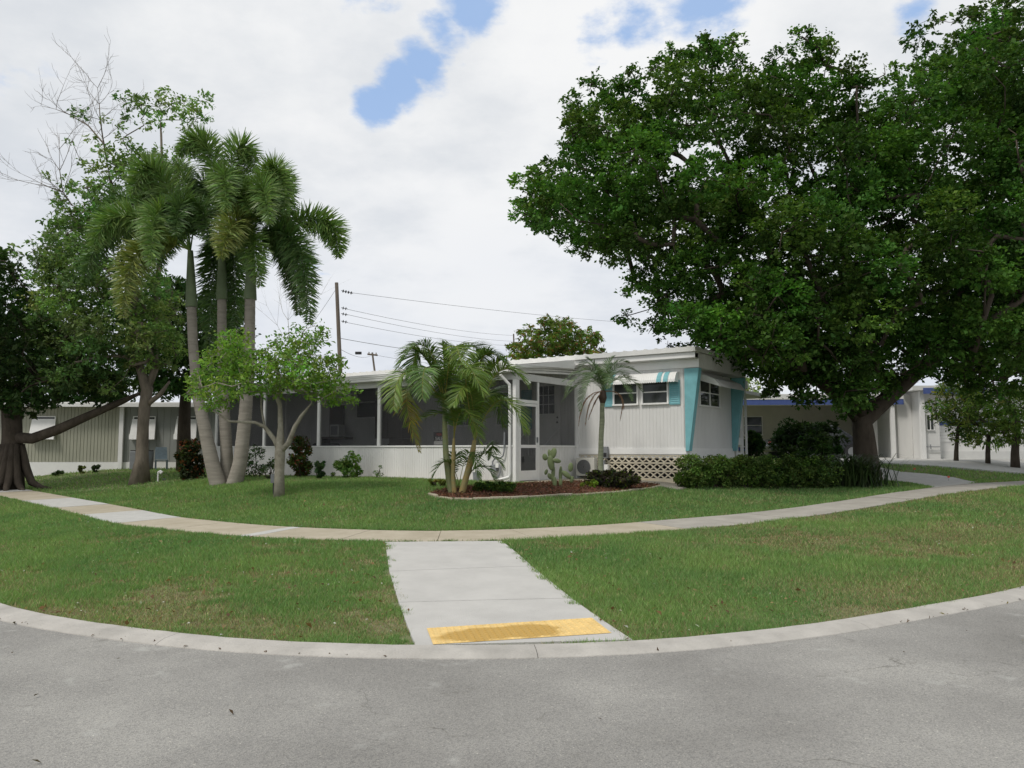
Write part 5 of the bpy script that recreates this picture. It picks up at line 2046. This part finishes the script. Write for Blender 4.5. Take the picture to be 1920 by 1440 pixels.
# areca palm clump in the bed
AY = G(860, 926)[1]
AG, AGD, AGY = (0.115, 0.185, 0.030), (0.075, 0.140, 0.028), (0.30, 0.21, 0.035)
b0 = P(858, 926, AY)
ar = empty('areca_palm', (b0[0], AY, T1(b0[0], AY)), label='clumping areca palm with arching feathery fronds in the red mulch bed', cat='palm')
M_ARST = mat('areca_stem', (0.21, 0.26, 0.14), 0.6, 0.12, 4, col2=(0.28, 0.26, 0.11), stretch=(.6, .6, 3))
M_ARST2 = mat('areca_stem_orange', (0.34, 0.24, 0.09), 0.6, 0.15, 4, col2=(0.24, 0.25, 0.13), stretch=(.6, .6, 3))
S1 = [P(848, 926, AY), P(842, 895, AY), P(836, 850, AY + .05), P(834, 800, AY + .05), P(834, 755, AY + .05)]
S2 = [P(852, 924, AY - .1), P(849, 895, AY - .12), P(850, 860, AY - .12), P(851, 822, AY - .1)]
S3 = [P(866, 924, AY - .05), P(874, 895, AY - .1), P(884, 860, AY - .15), P(890, 825, AY - .15)]
palm_trunk(ar, S1, [.085, .075, .065, .055, .05], True, M_ARST, 'stem')
palm_trunk(ar, S2, [.05, .045, .05, .025], True, M_ARST2, 'stem')
palm_trunk(ar, S3, [.075, .065, .07, .04], True, M_ARST2, 'stem')
t1_, t2_, t3_ = S1[-1], S2[-1], S3[-1]
AF = [  # base, over, tip, colours, leaflet, count
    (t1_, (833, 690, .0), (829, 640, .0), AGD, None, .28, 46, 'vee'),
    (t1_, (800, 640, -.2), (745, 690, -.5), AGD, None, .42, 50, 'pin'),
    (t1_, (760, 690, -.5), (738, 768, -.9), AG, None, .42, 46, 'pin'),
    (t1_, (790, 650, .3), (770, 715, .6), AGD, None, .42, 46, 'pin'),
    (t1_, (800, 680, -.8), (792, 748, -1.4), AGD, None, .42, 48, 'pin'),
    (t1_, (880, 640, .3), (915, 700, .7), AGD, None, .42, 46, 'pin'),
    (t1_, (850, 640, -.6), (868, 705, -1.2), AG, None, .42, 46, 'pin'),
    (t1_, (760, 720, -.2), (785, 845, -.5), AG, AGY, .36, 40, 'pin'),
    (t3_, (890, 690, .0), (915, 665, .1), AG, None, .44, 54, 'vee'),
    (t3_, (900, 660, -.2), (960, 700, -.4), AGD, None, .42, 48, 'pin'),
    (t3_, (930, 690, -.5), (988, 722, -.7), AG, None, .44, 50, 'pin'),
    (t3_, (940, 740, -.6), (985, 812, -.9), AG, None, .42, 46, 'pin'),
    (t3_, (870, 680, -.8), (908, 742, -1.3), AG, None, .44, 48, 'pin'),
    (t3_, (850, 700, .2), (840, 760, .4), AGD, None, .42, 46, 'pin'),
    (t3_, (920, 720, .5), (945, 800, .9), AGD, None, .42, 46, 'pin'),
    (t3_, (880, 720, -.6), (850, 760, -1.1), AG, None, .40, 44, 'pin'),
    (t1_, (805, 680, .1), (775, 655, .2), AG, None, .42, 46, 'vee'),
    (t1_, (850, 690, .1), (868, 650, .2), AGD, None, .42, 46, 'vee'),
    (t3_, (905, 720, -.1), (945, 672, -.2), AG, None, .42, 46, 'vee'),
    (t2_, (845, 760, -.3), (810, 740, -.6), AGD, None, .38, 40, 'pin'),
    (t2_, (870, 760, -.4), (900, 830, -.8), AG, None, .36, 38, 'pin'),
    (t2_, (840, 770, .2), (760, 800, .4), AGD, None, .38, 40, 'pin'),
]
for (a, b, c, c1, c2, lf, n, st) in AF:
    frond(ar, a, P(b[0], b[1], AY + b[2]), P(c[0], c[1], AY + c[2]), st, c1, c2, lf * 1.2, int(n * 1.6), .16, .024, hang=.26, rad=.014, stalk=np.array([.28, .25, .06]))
# low suckers at the foot
for (x0, x1, y1, x2, y2, d) in ((862, 840, 860, 810, 898, -.2), (865, 905, 845, 945, 880, -.4), (860, 880, 840, 900, 900, -.5), (862, 900, 870, 930, 905, -.2), (858, 850, 850, 880, 870, .2), (866, 920, 830, 918, 860, .1)):
    frond(ar, P(x0, 915, AY), P(x1, y1, AY + d * .5), P(x2, y2, AY + d), 'pin', AGD, None, .30, 30, .2, .028, hang=.2, rad=.009, stalk=np.array([.2, .22, .06]))

# pygmy date palm in front of the striped awning
PY = G(1128, 912)[1]
d0 = P(1126, 902, PY)
pd = empty('date_palm', (d0[0], PY, T1(d0[0], PY)), label='small date palm with a slim grey green trunk in front of the striped awning', cat='palm')
M_DATE = mat('date_trunk', (0.25, 0.27, 0.18), 0.9, 0.2, 4, 0.6, 20, stretch=(.6, .6, 4))
palm_trunk(pd, [d0, P(1126, 870, PY), P(1127, 820, PY), P(1129, 790, PY), P(1129, 765, PY), P(1130, 752, PY)], [.075, .065, .06, .062, .055, .06], True, M_DATE)
palm_trunk(pd, [P(1130, 756, PY), P(1130, 746, PY), P(1131, 732, PY)], [.06, .10, .06], True, M_BROWN, 'crown_boots')
tp_ = P(1131, 735, PY)
DG, DB = (0.075, 0.125, 0.045), (0.20, 0.12, 0.07)
for (bx, by, bd, cx, cy, cd) in ((1108, 690, 0, 1056, 715, -.2), (1095, 696, -.3, 1060, 742, -.6), (1112, 682, .4, 1085, 690, .9), (1136, 690, .2, 1152, 668, .3), (1152, 688, -.3, 1200, 700, -.5),
                                 (1168, 704, 0, 1205, 735, .1), (1160, 708, -.5, 1184, 750, -.8), (1140, 698, -.7, 1140, 728, -1.1), (1106, 705, .4, 1052, 755, .5), (1130, 690, .8, 1125, 700, 1.3),
                                 (1118, 692, -.5, 1095, 728, -1.0), (1155, 694, .5, 1180, 715, 1.0), (1102, 712, -.4, 1088, 770, -.6), (1118, 690, .1, 1100, 672, .2), (1146, 684, .1, 1178, 680, .2)):
    frond(pd, tp_, P(bx, by, PY + bd), P(cx, cy, PY + cd), 'pin', DG, None, .26, 50, .12, .015, hang=.10, rad=.008)
for (bx, by, cx, cy, d) in ((1100, 745, 1085, 797, -.2), (1110, 745, 1098, 796, -.4), (1165, 740, 1163, 788, -.3), (1118, 750, 1104, 785, -.1)):
    frond(pd, tp_, P(bx, by, PY + d), P(cx, cy, PY + d), 'pin', DB, None, .10, 26, .2, .016, hang=.9, rad=.012, name='dead_frond', spread=.25)

#@@PLANTS
# ================================================================== SHRUBS AND SMALL THINGS
def shrub(name, label, px, py, wpx, hpx, Y, n, per, size, base, alt=None, altp=.15, dpt=None, stems=5, group=None, cat='shrub', aspect=.45, flat=.85, lift=.0, bark=M_BARK_DK, nmin=95):
    if Y < 24:
        Y2 = G(px, py + hpx / 2)[1]
        while Y2 > 12 and (lambda q: -HLOC(q)[0] < 13 and HLOC(q)[0] < 0.1 and HLOC(q)[1] > -.22 or HLOC(q)[0] >= .1 and HLOC(q)[0] < 3.5 and HLOC(q)[1] > 2.6)(P(px, py, Y2)):
            Y2 -= .05
        Y = Y2
    c = P(px, py, Y)
    ppm = F / Y
    w, h = wpx / ppm, hpx / ppm
    g = T1(c[0], Y)
    o = empty(name, (c[0], Y, g), label=label, cat=cat, group=group)
    dp = dpt or w * .4
    cl = []
    for _ in range(n):
        u = unit(rng.normal(size=(1, 3)))[0] * rng.uniform(.35, 1) ** .5
        r = min(w, h) * rng.uniform(.13, .24)
        z = lift + h * (.5 + .5 * u[2])
        cl.append((np.array([c[0] + u[0] * (w / 2 - r), Y + u[1] * (dp - r * .6), g + max(r * .5, min(h - r * .7, z))]), r))
    mb = MB()
    for k in range(stems):
        q = cl[rng.integers(0, n)][0]
        b = np.array([c[0] + rng.normal(0, w * .08), Y + rng.normal(0, dp * .15), g - .03])
        m_ = (b + q) / 2 + rng.normal(0, w * .05, 3)
        mb.tube(local(o, [b, m_, q]), [.018, .013, .005], 5)
    mb.build('stems', bark, o)
    crown('foliage', o, cl, per, size, base, .26, alt, altp, aspect, .45, .1, flat, nmin=nmin)
    return o


CRO = (0.085, 0.075, 0.030)
shrub('croton', 'dark croton bush with reddish leaves at the left end of the porch', 360, 852, 70, 75, 24.5, 26, 1300, .13, (0.035, 0.05, 0.02), (0.17, 0.06, 0.025), .16)
shrub('croton', 'rounded croton with red and green leaves right of the small tree', 563, 858, 56, 76, 20.8, 26, 1500, .10, (0.06, 0.095, 0.025), (0.17, 0.055, 0.03), .22)
shrub('shrub', 'open dark green shrub behind the foxtail palm bases', 478, 866, 60, 62, 21.8, 18, 900, .08, (0.045, 0.085, 0.030), nmin=32)
shrub('shrub', 'low dark plant at the foot of the rounded croton', 600, 880, 26, 40, 20.4, 9, 900, .08, (0.05, 0.09, 0.035))
shrub('shrub', 'sparse leafy plant between the palm bases and the small tree', 505, 880, 40, 40, 20.6, 9, 600, .08, (0.06, 0.10, 0.04), nmin=32)
shrub('shrub', 'bright green bush against the porch knee wall', 655, 872, 62, 52, 20.1, 22, 1500, .075, (0.085, 0.165, 0.035), (0.14, 0.23, 0.05), .2)
shrub('shrub', 'tiny sparse seedling bush on the strip right of the bright green bush', 706, 884, 28, 30, 19.9, 6, 700, .05, (0.10, 0.17, 0.05), nmin=32)
shrub('shrub', 'thin sprig left of the bright green bush', 623, 886, 16, 22, 20.0, 4, 500, .05, (0.09, 0.15, 0.05), nmin=32)
shrub('ground_cover', 'low spreading green plant in front of the grey tub', 930, 914, 96, 20, 17.9, 60, 1800, .07, (0.055, 0.105, 0.025), (0.15, 0.21, 0.035), .25, .35, cat='ground cover')
shrub('ground_cover', 'yellowish low plant left of the areca stems', 822, 904, 40, 20, 18.6, 10, 1200, .06, (0.17, 0.20, 0.05), None, 0, .2, cat='ground cover')
shrub('shrub', 'low dark dying mound of shrub with green at its foot, in the mulch bed', 1150, 899, 116, 34, 18.2, 95, 1500, .075, (0.050, 0.047, 0.034), (0.085, 0.13, 0.02), .2, .45, flat=.8)
shrub('ground_cover', 'yellow green low plant at the left foot of the dark mound', 1105, 908, 36, 18, 17.8, 10, 1500, .06, (0.14, 0.20, 0.03), None, 0, .25, cat='ground cover')
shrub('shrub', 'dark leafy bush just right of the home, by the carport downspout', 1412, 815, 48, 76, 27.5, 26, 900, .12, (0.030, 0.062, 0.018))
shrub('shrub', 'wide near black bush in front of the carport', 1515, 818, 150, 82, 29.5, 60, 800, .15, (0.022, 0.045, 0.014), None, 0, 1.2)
shrub('shrub', 'leafy bush with hanging sprays left of the big trunk', 1530, 790, 110, 60, 27.0, 26, 700, .13, (0.045, 0.085, 0.025), None, 0, .9)
for (px, s, lab) in ((110, 22, 'little dark bush at the white skirting of the sage green home, left of two'), (155, 18, 'little yellow green bush at the white skirting of the sage green home'), (182, 26, 'low dark plant at the sage green home skirting, right of the yellow green one')):
    shrub('shrub', lab, px, 862, s, 14, 33.5, 7, 900, .09, (0.04, 0.07, 0.025) if px != 155 else (.12, .14, .04))

# hedge of separate plants in front of the home's right end
hp = [(1300, 62, 'leftmost, brightest plant of the clipped hedge'), (1345, 60, 'hedge plant second from the left end'), (1392, 60, 'hedge plant third from the left end, under the second fin'),
      (1440, 62, 'middle hedge plant in front of the near black bush'), (1490, 62, 'hedge plant third from the right end'), (1538, 60, 'hedge plant second from the right end, nearest the big trunk')]
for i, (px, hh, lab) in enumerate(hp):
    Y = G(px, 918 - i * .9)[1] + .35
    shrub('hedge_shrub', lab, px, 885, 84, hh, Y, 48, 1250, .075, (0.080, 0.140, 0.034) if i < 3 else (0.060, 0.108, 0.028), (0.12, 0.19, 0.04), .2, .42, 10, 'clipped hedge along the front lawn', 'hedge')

# strappy clump at the hedge's right end
Y = G(1600, 912)[1]
c = P(1600, 905, Y)
sp_ = empty('strap_leaf_plant', (c[0], Y, T1(c[0], Y)), label='dark strap-leaved clump at the foot of the big tree, right end of the hedge', cat='plant')
Vs = []
for k in range(520):
    a = rng.uniform(0, 2 * PI)
    b = np.array([rng.normal(0, .33), rng.normal(0, .2), -.02])
    L_ = rng.uniform(1.0, 2.1)
    d = np.array([math.cos(a), math.sin(a), 0])
    s_ = np.array([-math.sin(a), math.cos(a), 0]) * .018
    prv = b
    for t in (1, 2, 3):
        u = t / 3
        q = b + d * L_ * .46 * u ** 1.3 + np.array([0, 0, L_ * (1.15 * u - .75 * u * u)])
        ww = s_ * (1.05 - u * .9)
        Vs.append([prv - s_ * (1.05 - (t - 1) / 3 * .9), prv + s_ * (1.05 - (t - 1) / 3 * .9), q + ww, q - ww])
        prv = q
V = np.array(Vs).reshape(-1, 3)
np_mesh('leaves', V, 4, M_FROND, sp_, tint(len(Vs), (0.035, 0.062, 0.020), .25))

# prickly pear
CY = G(1045, 914)[1]
c = P(1040, 914, CY)
ca = empty('prickly_pear', (c[0], CY, T1(c[0], CY)), label='prickly pear cactus with flat green pads by the porch screen door', cat='cactus')
M_CACT = mat('cactus_green', (0.15, 0.19, 0.085), 0.6, 0.15, 12, 0.3, 60)
for (x, y, rx, ry, ang, dd) in ((1037, 850, 6, 10, 20, 0), (1033, 868, 6, 13, -8, -.03), (1022, 857, 6, 5, 70, .03), (1030, 850, 3, 7, -5, .05), (1044, 864, 8, 4, 10, -.06), (1037, 888, 3.5, 14, 5, .02), (1040, 905, 4, 10, 0, 0),
                               (1031, 893, 4, 6, -35, .05), (1051, 888, 3.5, 13, 3, .06), (1070, 876, 4.5, 8, 8, .02), (1062, 890, 10, 4.5, 38, -.03), (1051, 906, 3.5, 9, 0, .05), (1072, 899, 4, 6, 15, .0), (1024, 885, 3, 5, 20, .1)):
    q = P(x, y, CY + dd)
    k = CY / F
    R = Euler((0, math.radians(ang), random.uniform(-.5, .5))).to_matrix()
    MB().ell(tuple(q - np.array(ca.location)), (rx * k * 1.1, .028, ry * k * 1.1), 12, 8, R).build('pad', M_CACT, ca, smooth=True)

# leafless stubby plant by the breeze blocks
BY = G(1251, 902)[1]
c = P(1251, 900, BY)
bp_ = empty('bare_shrub', (c[0], BY, T1(c[0], BY)), label='leafless stubby brown plant in front of the breeze block skirt', cat='shrub')
mb = MB()
for (x, y, d) in ((1242, 848, 0), (1247, 858, .1), (1256, 846, .05), (1240, 870, -.1), (1264, 862, .1), (1258, 872, -.1), (1250, 852, -.05)):
    q = P(x, y, BY + d)
    m_ = P((x + 1251) / 2 + rng.normal(0, 2), (y + 900) / 2, BY + d * .6)
    mb.tube(local(bp_, [P(1251 + rng.normal(0, 2), 902, BY), m_, q]), [.028, .022, .016], 6, jit=.15)
mb.build('stems', M_BARK, bp_)
np_mesh('leaf_buds', leaf_quads(np.array(local(bp_, [P(1251 + rng.normal(0, 9), rng.uniform(850, 890), BY + rng.normal(0, .1)) for _ in range(90)])), .05, .5), 4, M_LEAF, bp_, tint(90, (.09, .10, .04)))

# bed edging: concrete pieces end to end
edging = empty('bed_edging', tuple(BED_F[4]), label='row of pale concrete edging pieces curving round the red mulch bed', cat='edging')
ef = smooth_poly([p[:2] for p in BED_F], 160)
ec = np.r_[0, np.cumsum(np.linalg.norm(np.diff(ef, axis=0), axis=1))]
a = 0
while a < ec[-1] - .15:
    L_ = rng.uniform(.36, .44)
    b = min(a + L_, ec[-1])
    q0, q1 = [np.array([np.interp(t, ec, ef[:, 0]), np.interp(t, ec, ef[:, 1])]) for t in (a + .006, b - .006)]
    d = (q1 - q0) / np.linalg.norm(q1 - q0)
    nrm2 = np.array([-d[1], d[0]]) * .05
    z0, z1 = T1(*q0), T1(*q1)
    h = .05 + rng.uniform(-.014, .014)
    c8 = [(*(q0 - nrm2), z0 - .03), (*(q1 - nrm2), z1 - .03), (*(q1 + nrm2), z1 - .03), (*(q0 + nrm2), z0 - .03),
          (*(q0 - nrm2), z0 + h), (*(q1 - nrm2), z1 + h), (*(q1 + nrm2), z1 + h), (*(q0 + nrm2), z0 + h)]
    MB().hexa(local(edging, c8)).build('edging_piece', M_CONC_OLD, edging, bevel=.012)
    a = b

# mulch chips
n = 5200
bp2 = np.array(BED_POLY)
lo, hi = bp2.min(0), bp2.max(0)
q = np.c_[rng.uniform(lo[0], hi[0], n * 3), rng.uniform(lo[1], hi[1], n * 3)]
q = q[in_poly(BED_POLY, q[:, 0], q[:, 1])][:n]
C = np.c_[q, T(q[:, 0], q[:, 1]) + .045 + .02 * rng.random(len(q))]
mc = np_mesh('mulch_chips', leaf_quads(C, .06, .4, .9), 4, M_LEAF, None, tint(len(C), (0.185, 0.09, 0.062), .38, (0.12, 0.08, 0.055), .45))
tag(mc, kind='stuff', label='red brown bark chips covering the planting bed', cat='mulch')

# path light, outlet post, marker flags
g_ = G(296, 903)
pl = empty('path_light', tuple(g_), label='short white pipe with a hooded head on the lawn right of the leafy trunk', cat='path light')
MB().tube([(0, 0, -.05), (0, 0, .22)], .026, 8).build('pipe', M_TRIM, pl)
MB().tube([(0, 0, .22), (0.01, 0, .29), (.06, 0, .32), (.12, 0, .27)], [.03, .04, .055, .06], 10).build('hood', M_TRIM, pl)
g_ = G(308, 900)
sk = empty('sprinkler_cap', tuple(g_), label='tiny dark cap in the grass beside the white path light', cat='sprinkler')
MB().tube([(0, 0, 0), (0, 0, .05)], [.05, .06], 10).build('cap', M_GREYBOX, sk)
g_ = G(514, 929)
op = empty('outlet_post', tuple(g_), label='grey weatherproof outlet box on a dark stake beside the pale small trunk', cat='outlet post')
boxo('stake', M_DARK, op, -.03, .03, -.02, .02, -.05, .28)
boxo('box', M_GREYBOX, op, -.075, .075, -.06, .05, .282, .48, bevel=.01)
for (x, y, lab) in ((1715, 887, 'tiny orange marker flag in the grass strip between the driveways'), (1779, 903, 'tiny orange marker on the near driveway')):
    g_ = G(x, y)
    fo = empty('marker_flag', tuple(g_), label=lab, cat='marker flag')
    MB().tube([(0, 0, 0), (0, 0, .16)], .004, 5).build('wire', M_GREYBOX, fo)
    MB().box(-.03, .03, -.003, .003, .11, .16).build('flag', mat('flag_orange', (.75, .08, .03), .6), fo)

#@@GRASS
# ================================================================== GRASS
def lawn_mask(x, y):
    t, r, rc, rf, rb = zones(x, y)
    jit = .08 * (vnoise(x, y, 5, 11) - .5) + .07 * (vnoise(x, y, 15, 12) - .5)
    ok = (r < rc - CURB_W / .98 - .02 + jit) & ~((r > rb - .02 + jit) & (r < rf + .02 + jit))
    ok &= ~in_poly(RAMP_POLY, x + jit * 2.2 + .05 * (vnoise(x, y, 9, 15) - .5), y)
    ok &= ~in_poly(BED_POLY, x, y)
    dx, dy = x - HOUSE_A[0], y - HOUSE_A[1]
    lx, ly = dx * hc + dy * hs, -dx * hs + dy * hc
    ok &= ~((lx > -13.1) & (lx < 0.1) & (ly > -.3) & (ly < 10.4)) & ~((lx > -.1) & (lx < 3.5) & (ly > 2.9) & (ly < 10.4))
    ok &= ~((lx > -.2) & (lx < 1.55) & (ly > 0) & (ly < 3)) & ~((lx > 1.4) & (lx < 3.6) & (ly > 1.9) & (ly < 3.2))
    for A_, B_ in ((DRV1_L, DRV1_R), (DRV2_L, DRV2_R)):
        ok &= ~in_poly([tuple(p[:2]) for p in A_] + [tuple(p[:2]) for p in B_[::-1]], x, y)
    return ok


def grass(n, y0, y1, name, h0, w0, label):
    Y = y0 * (y1 / y0) ** rng.random(n * 2)
    X = (rng.random(n * 2) * 2 - 1) * (Y * .62 + 4.0)
    m = lawn_mask(X, Y)
    # thin and bare places
    bare = vnoise(X, Y, .8, 21) * .38 + vnoise(X, Y, 2.6, 22) * .34 + vnoise(X, Y, 7.5, 25) * .28
    t, r, rc, rf, rb = zones(X, Y)
    edge = np.clip(1 - (rc - CURB_W - r) / 1.4, 0, 1)
    verge = (r > rf)
    dry = np.clip((bare - .55) * 4.5, 0, 1) * np.where(verge, 1, .35)
    dry = np.clip(dry + edge * np.clip(vnoise(X, Y, 1.5, 23) * 2.0 - .7, 0, 1), 0, 1)
    right = np.clip((X - 1.5) / 3, 0, 1) * verge
    dry = np.clip(dry + right * np.clip(vnoise(X, Y, 1.1, 24) * 1.3 - .45, 0, 1), 0, 1)
    m &= rng.random(len(X)) > dry * .42
    X, Y, dry, edge = X[m][:n], Y[m][:n], dry[m][:n], edge[m][:n]
    k = len(X)
    Z = T(X, Y) - .004
    sc = np.clip(Y / 8.0, .8, 3)
    lush = vnoise(X, Y, .5, 31)
    h = h0 * rng.uniform(.5, 1.3, k) * (1 - .45 * dry) * (.8 + .5 * lush) * np.minimum(sc, 1.35)
    w = w0 * sc * rng.uniform(.7, 1.3, k)
    a = rng.uniform(0, 2 * PI, k)
    ln_ = rng.uniform(.2, 1.1, k) * h
    b = rng.uniform(0, 2 * PI, k)
    V = np.empty((k, 3, 3))
    V[:, 0] = np.c_[X - np.cos(a) * w, Y - np.sin(a) * w, Z]
    V[:, 1] = np.c_[X + np.cos(a) * w, Y + np.sin(a) * w, Z]
    V[:, 2] = np.c_[X + np.cos(b) * ln_, Y + np.sin(b) * ln_, Z + h]
    green = np.array([0.220, 0.330, 0.112])
    deep = np.array([0.140, 0.255, 0.088])
    straw = np.array([0.36, 0.31, 0.18])
    brown = np.array([0.22, 0.17, 0.11])
    f = lush * .45 + vnoise(X, Y, 1.9, 33) * .35 + vnoise(X, Y, 6.5, 34) * .2
    f = np.clip((f - .5) * 1.9 + .5, 0, 1)[:, None]
    col = deep * (1 - f) + green * f
    dm = (rng.random(k) < dry * .62 + .07)
    col[dm] = straw
    bm = (rng.random(k) < dry * .26)
    col[bm] = brown
    col = col * np.exp(rng.normal(0, .22, (k, 1)))
    o = np_mesh(name, V.reshape(-1, 3), 3, M_GRASS, None, np.clip(col, 0, .8))
    tag(o, label=label, cat='grass', kind='stuff')
    return o


grass(560000, 5.2, 13.5, 'verge_grass', .050, .0042, 'mown green grass of the verge between curb and sidewalk')
grass(380000, 12.5, 24, 'lawn_grass', .050, .0040, 'mown green lawn between the sidewalk and the home')
grass(120000, 22, 60, 'far_grass', .055, .0045, 'grass around the neighbouring homes')

# fallen leaves and pale flecks
def litter(n, name, size, cols, label, region):
    X = rng.uniform(region[0], region[1], n * 6)
    Y = rng.uniform(region[2], region[3], n * 6)
    m = (np.abs(X) < Y * .7) & (lawn_mask(X, Y)) & (vnoise(X, Y, .9, 41) > rng.random(len(X)) * .9)
    X, Y = X[m][:n], Y[m][:n]
    C = np.c_[X, Y, T(X, Y) + .035]
    o = np_mesh(name, leaf_quads(C, size, .6, 1.2), 4, M_LEAF, None, np.array(cols)[rng.integers(0, len(cols), len(C))] * rng.uniform(.7, 1.2, (len(C), 1)))
    tag(o, label=label, cat='leaf litter', kind='stuff')


n = 420
u_ = rng.random(n)
w0_ = rng.choice([.18, .22, .5, .55, .86, .9, .93], n) + rng.normal(0, .035, n)
u_ = np.clip(np.where(rng.random(n) < .7, w0_, u_), 0, 1)
q = RL[0][None, :2] * (1 - u_[:, None]) + RR[0][None, :2] * u_[:, None] + rng.normal(0, .012, (n, 2)) + np.array([0, .01])
z_ = T(q[:, 0], q[:, 1]) + .01
a_, b_ = rng.uniform(0, 2 * PI, n), rng.uniform(0, 2 * PI, n)
h_ = rng.uniform(.02, .055, n)
V = np.stack([np.c_[q[:, 0] - np.cos(a_) * .006, q[:, 1] - np.sin(a_) * .006, z_], np.c_[q[:, 0] + np.cos(a_) * .006, q[:, 1] + np.sin(a_) * .006, z_],
              np.c_[q[:, 0] + np.cos(b_) * h_ * .8, q[:, 1] + np.sin(b_) * h_ * .8, z_ + h_]], 1)
tag(np_mesh('joint_weeds', V.reshape(-1, 3), 3, M_GRASS, None, tint(n, (.13, .20, .06), .25)), label='weeds growing in the joint between the ramp and the sidewalk', cat='weeds', kind='stuff')
litter(1500, 'fallen_leaves', .045, [(.24, .14, .07), (.30, .22, .11), (.17, .10, .06)], 'dry brown leaves scattered over the grass', (-9, 11, 5.5, 18))
litter(420, 'white_flecks', .028, [(.6, .6, .55), (.5, .5, .45)], 'tiny white weed flowers scattered over the grass', (-9, 11, 5.5, 16))
# twigs and leaves on the road and in the gutter
C = []
for _ in range(520):
    i = int(np.clip(rng.choice([150, 172, 181, 205, 214, 238, 247, 262, 280]) + rng.normal(0, 4), 110, 310)) if rng.random() < .6 else rng.integers(120, 300)
    d = CURB[i] - nrm[i] * rng.uniform(.0, .10) if rng.random() < .62 else CURB[i] + nrm[i] * rng.uniform(0, 3.2) ** 1.2
    C.append((d[0] + rng.normal(0, .05), d[1], .012 if True else 0))
C = np.array(C)
C = C[C[:, 1] > 2.2]
C[:, 2] = np.where(C[:, 1] > 0, .018, .01)
rl = np_mesh('road_litter', leaf_quads(C, .035, .45, 2.2), 4, M_LEAF, None, tint(len(C), (.10, .07, .045), .3, (.3, .24, .1), .12))
tag(rl, label='small dry leaves and twigs on the asphalt and in the gutter', cat='leaf litter', kind='stuff')
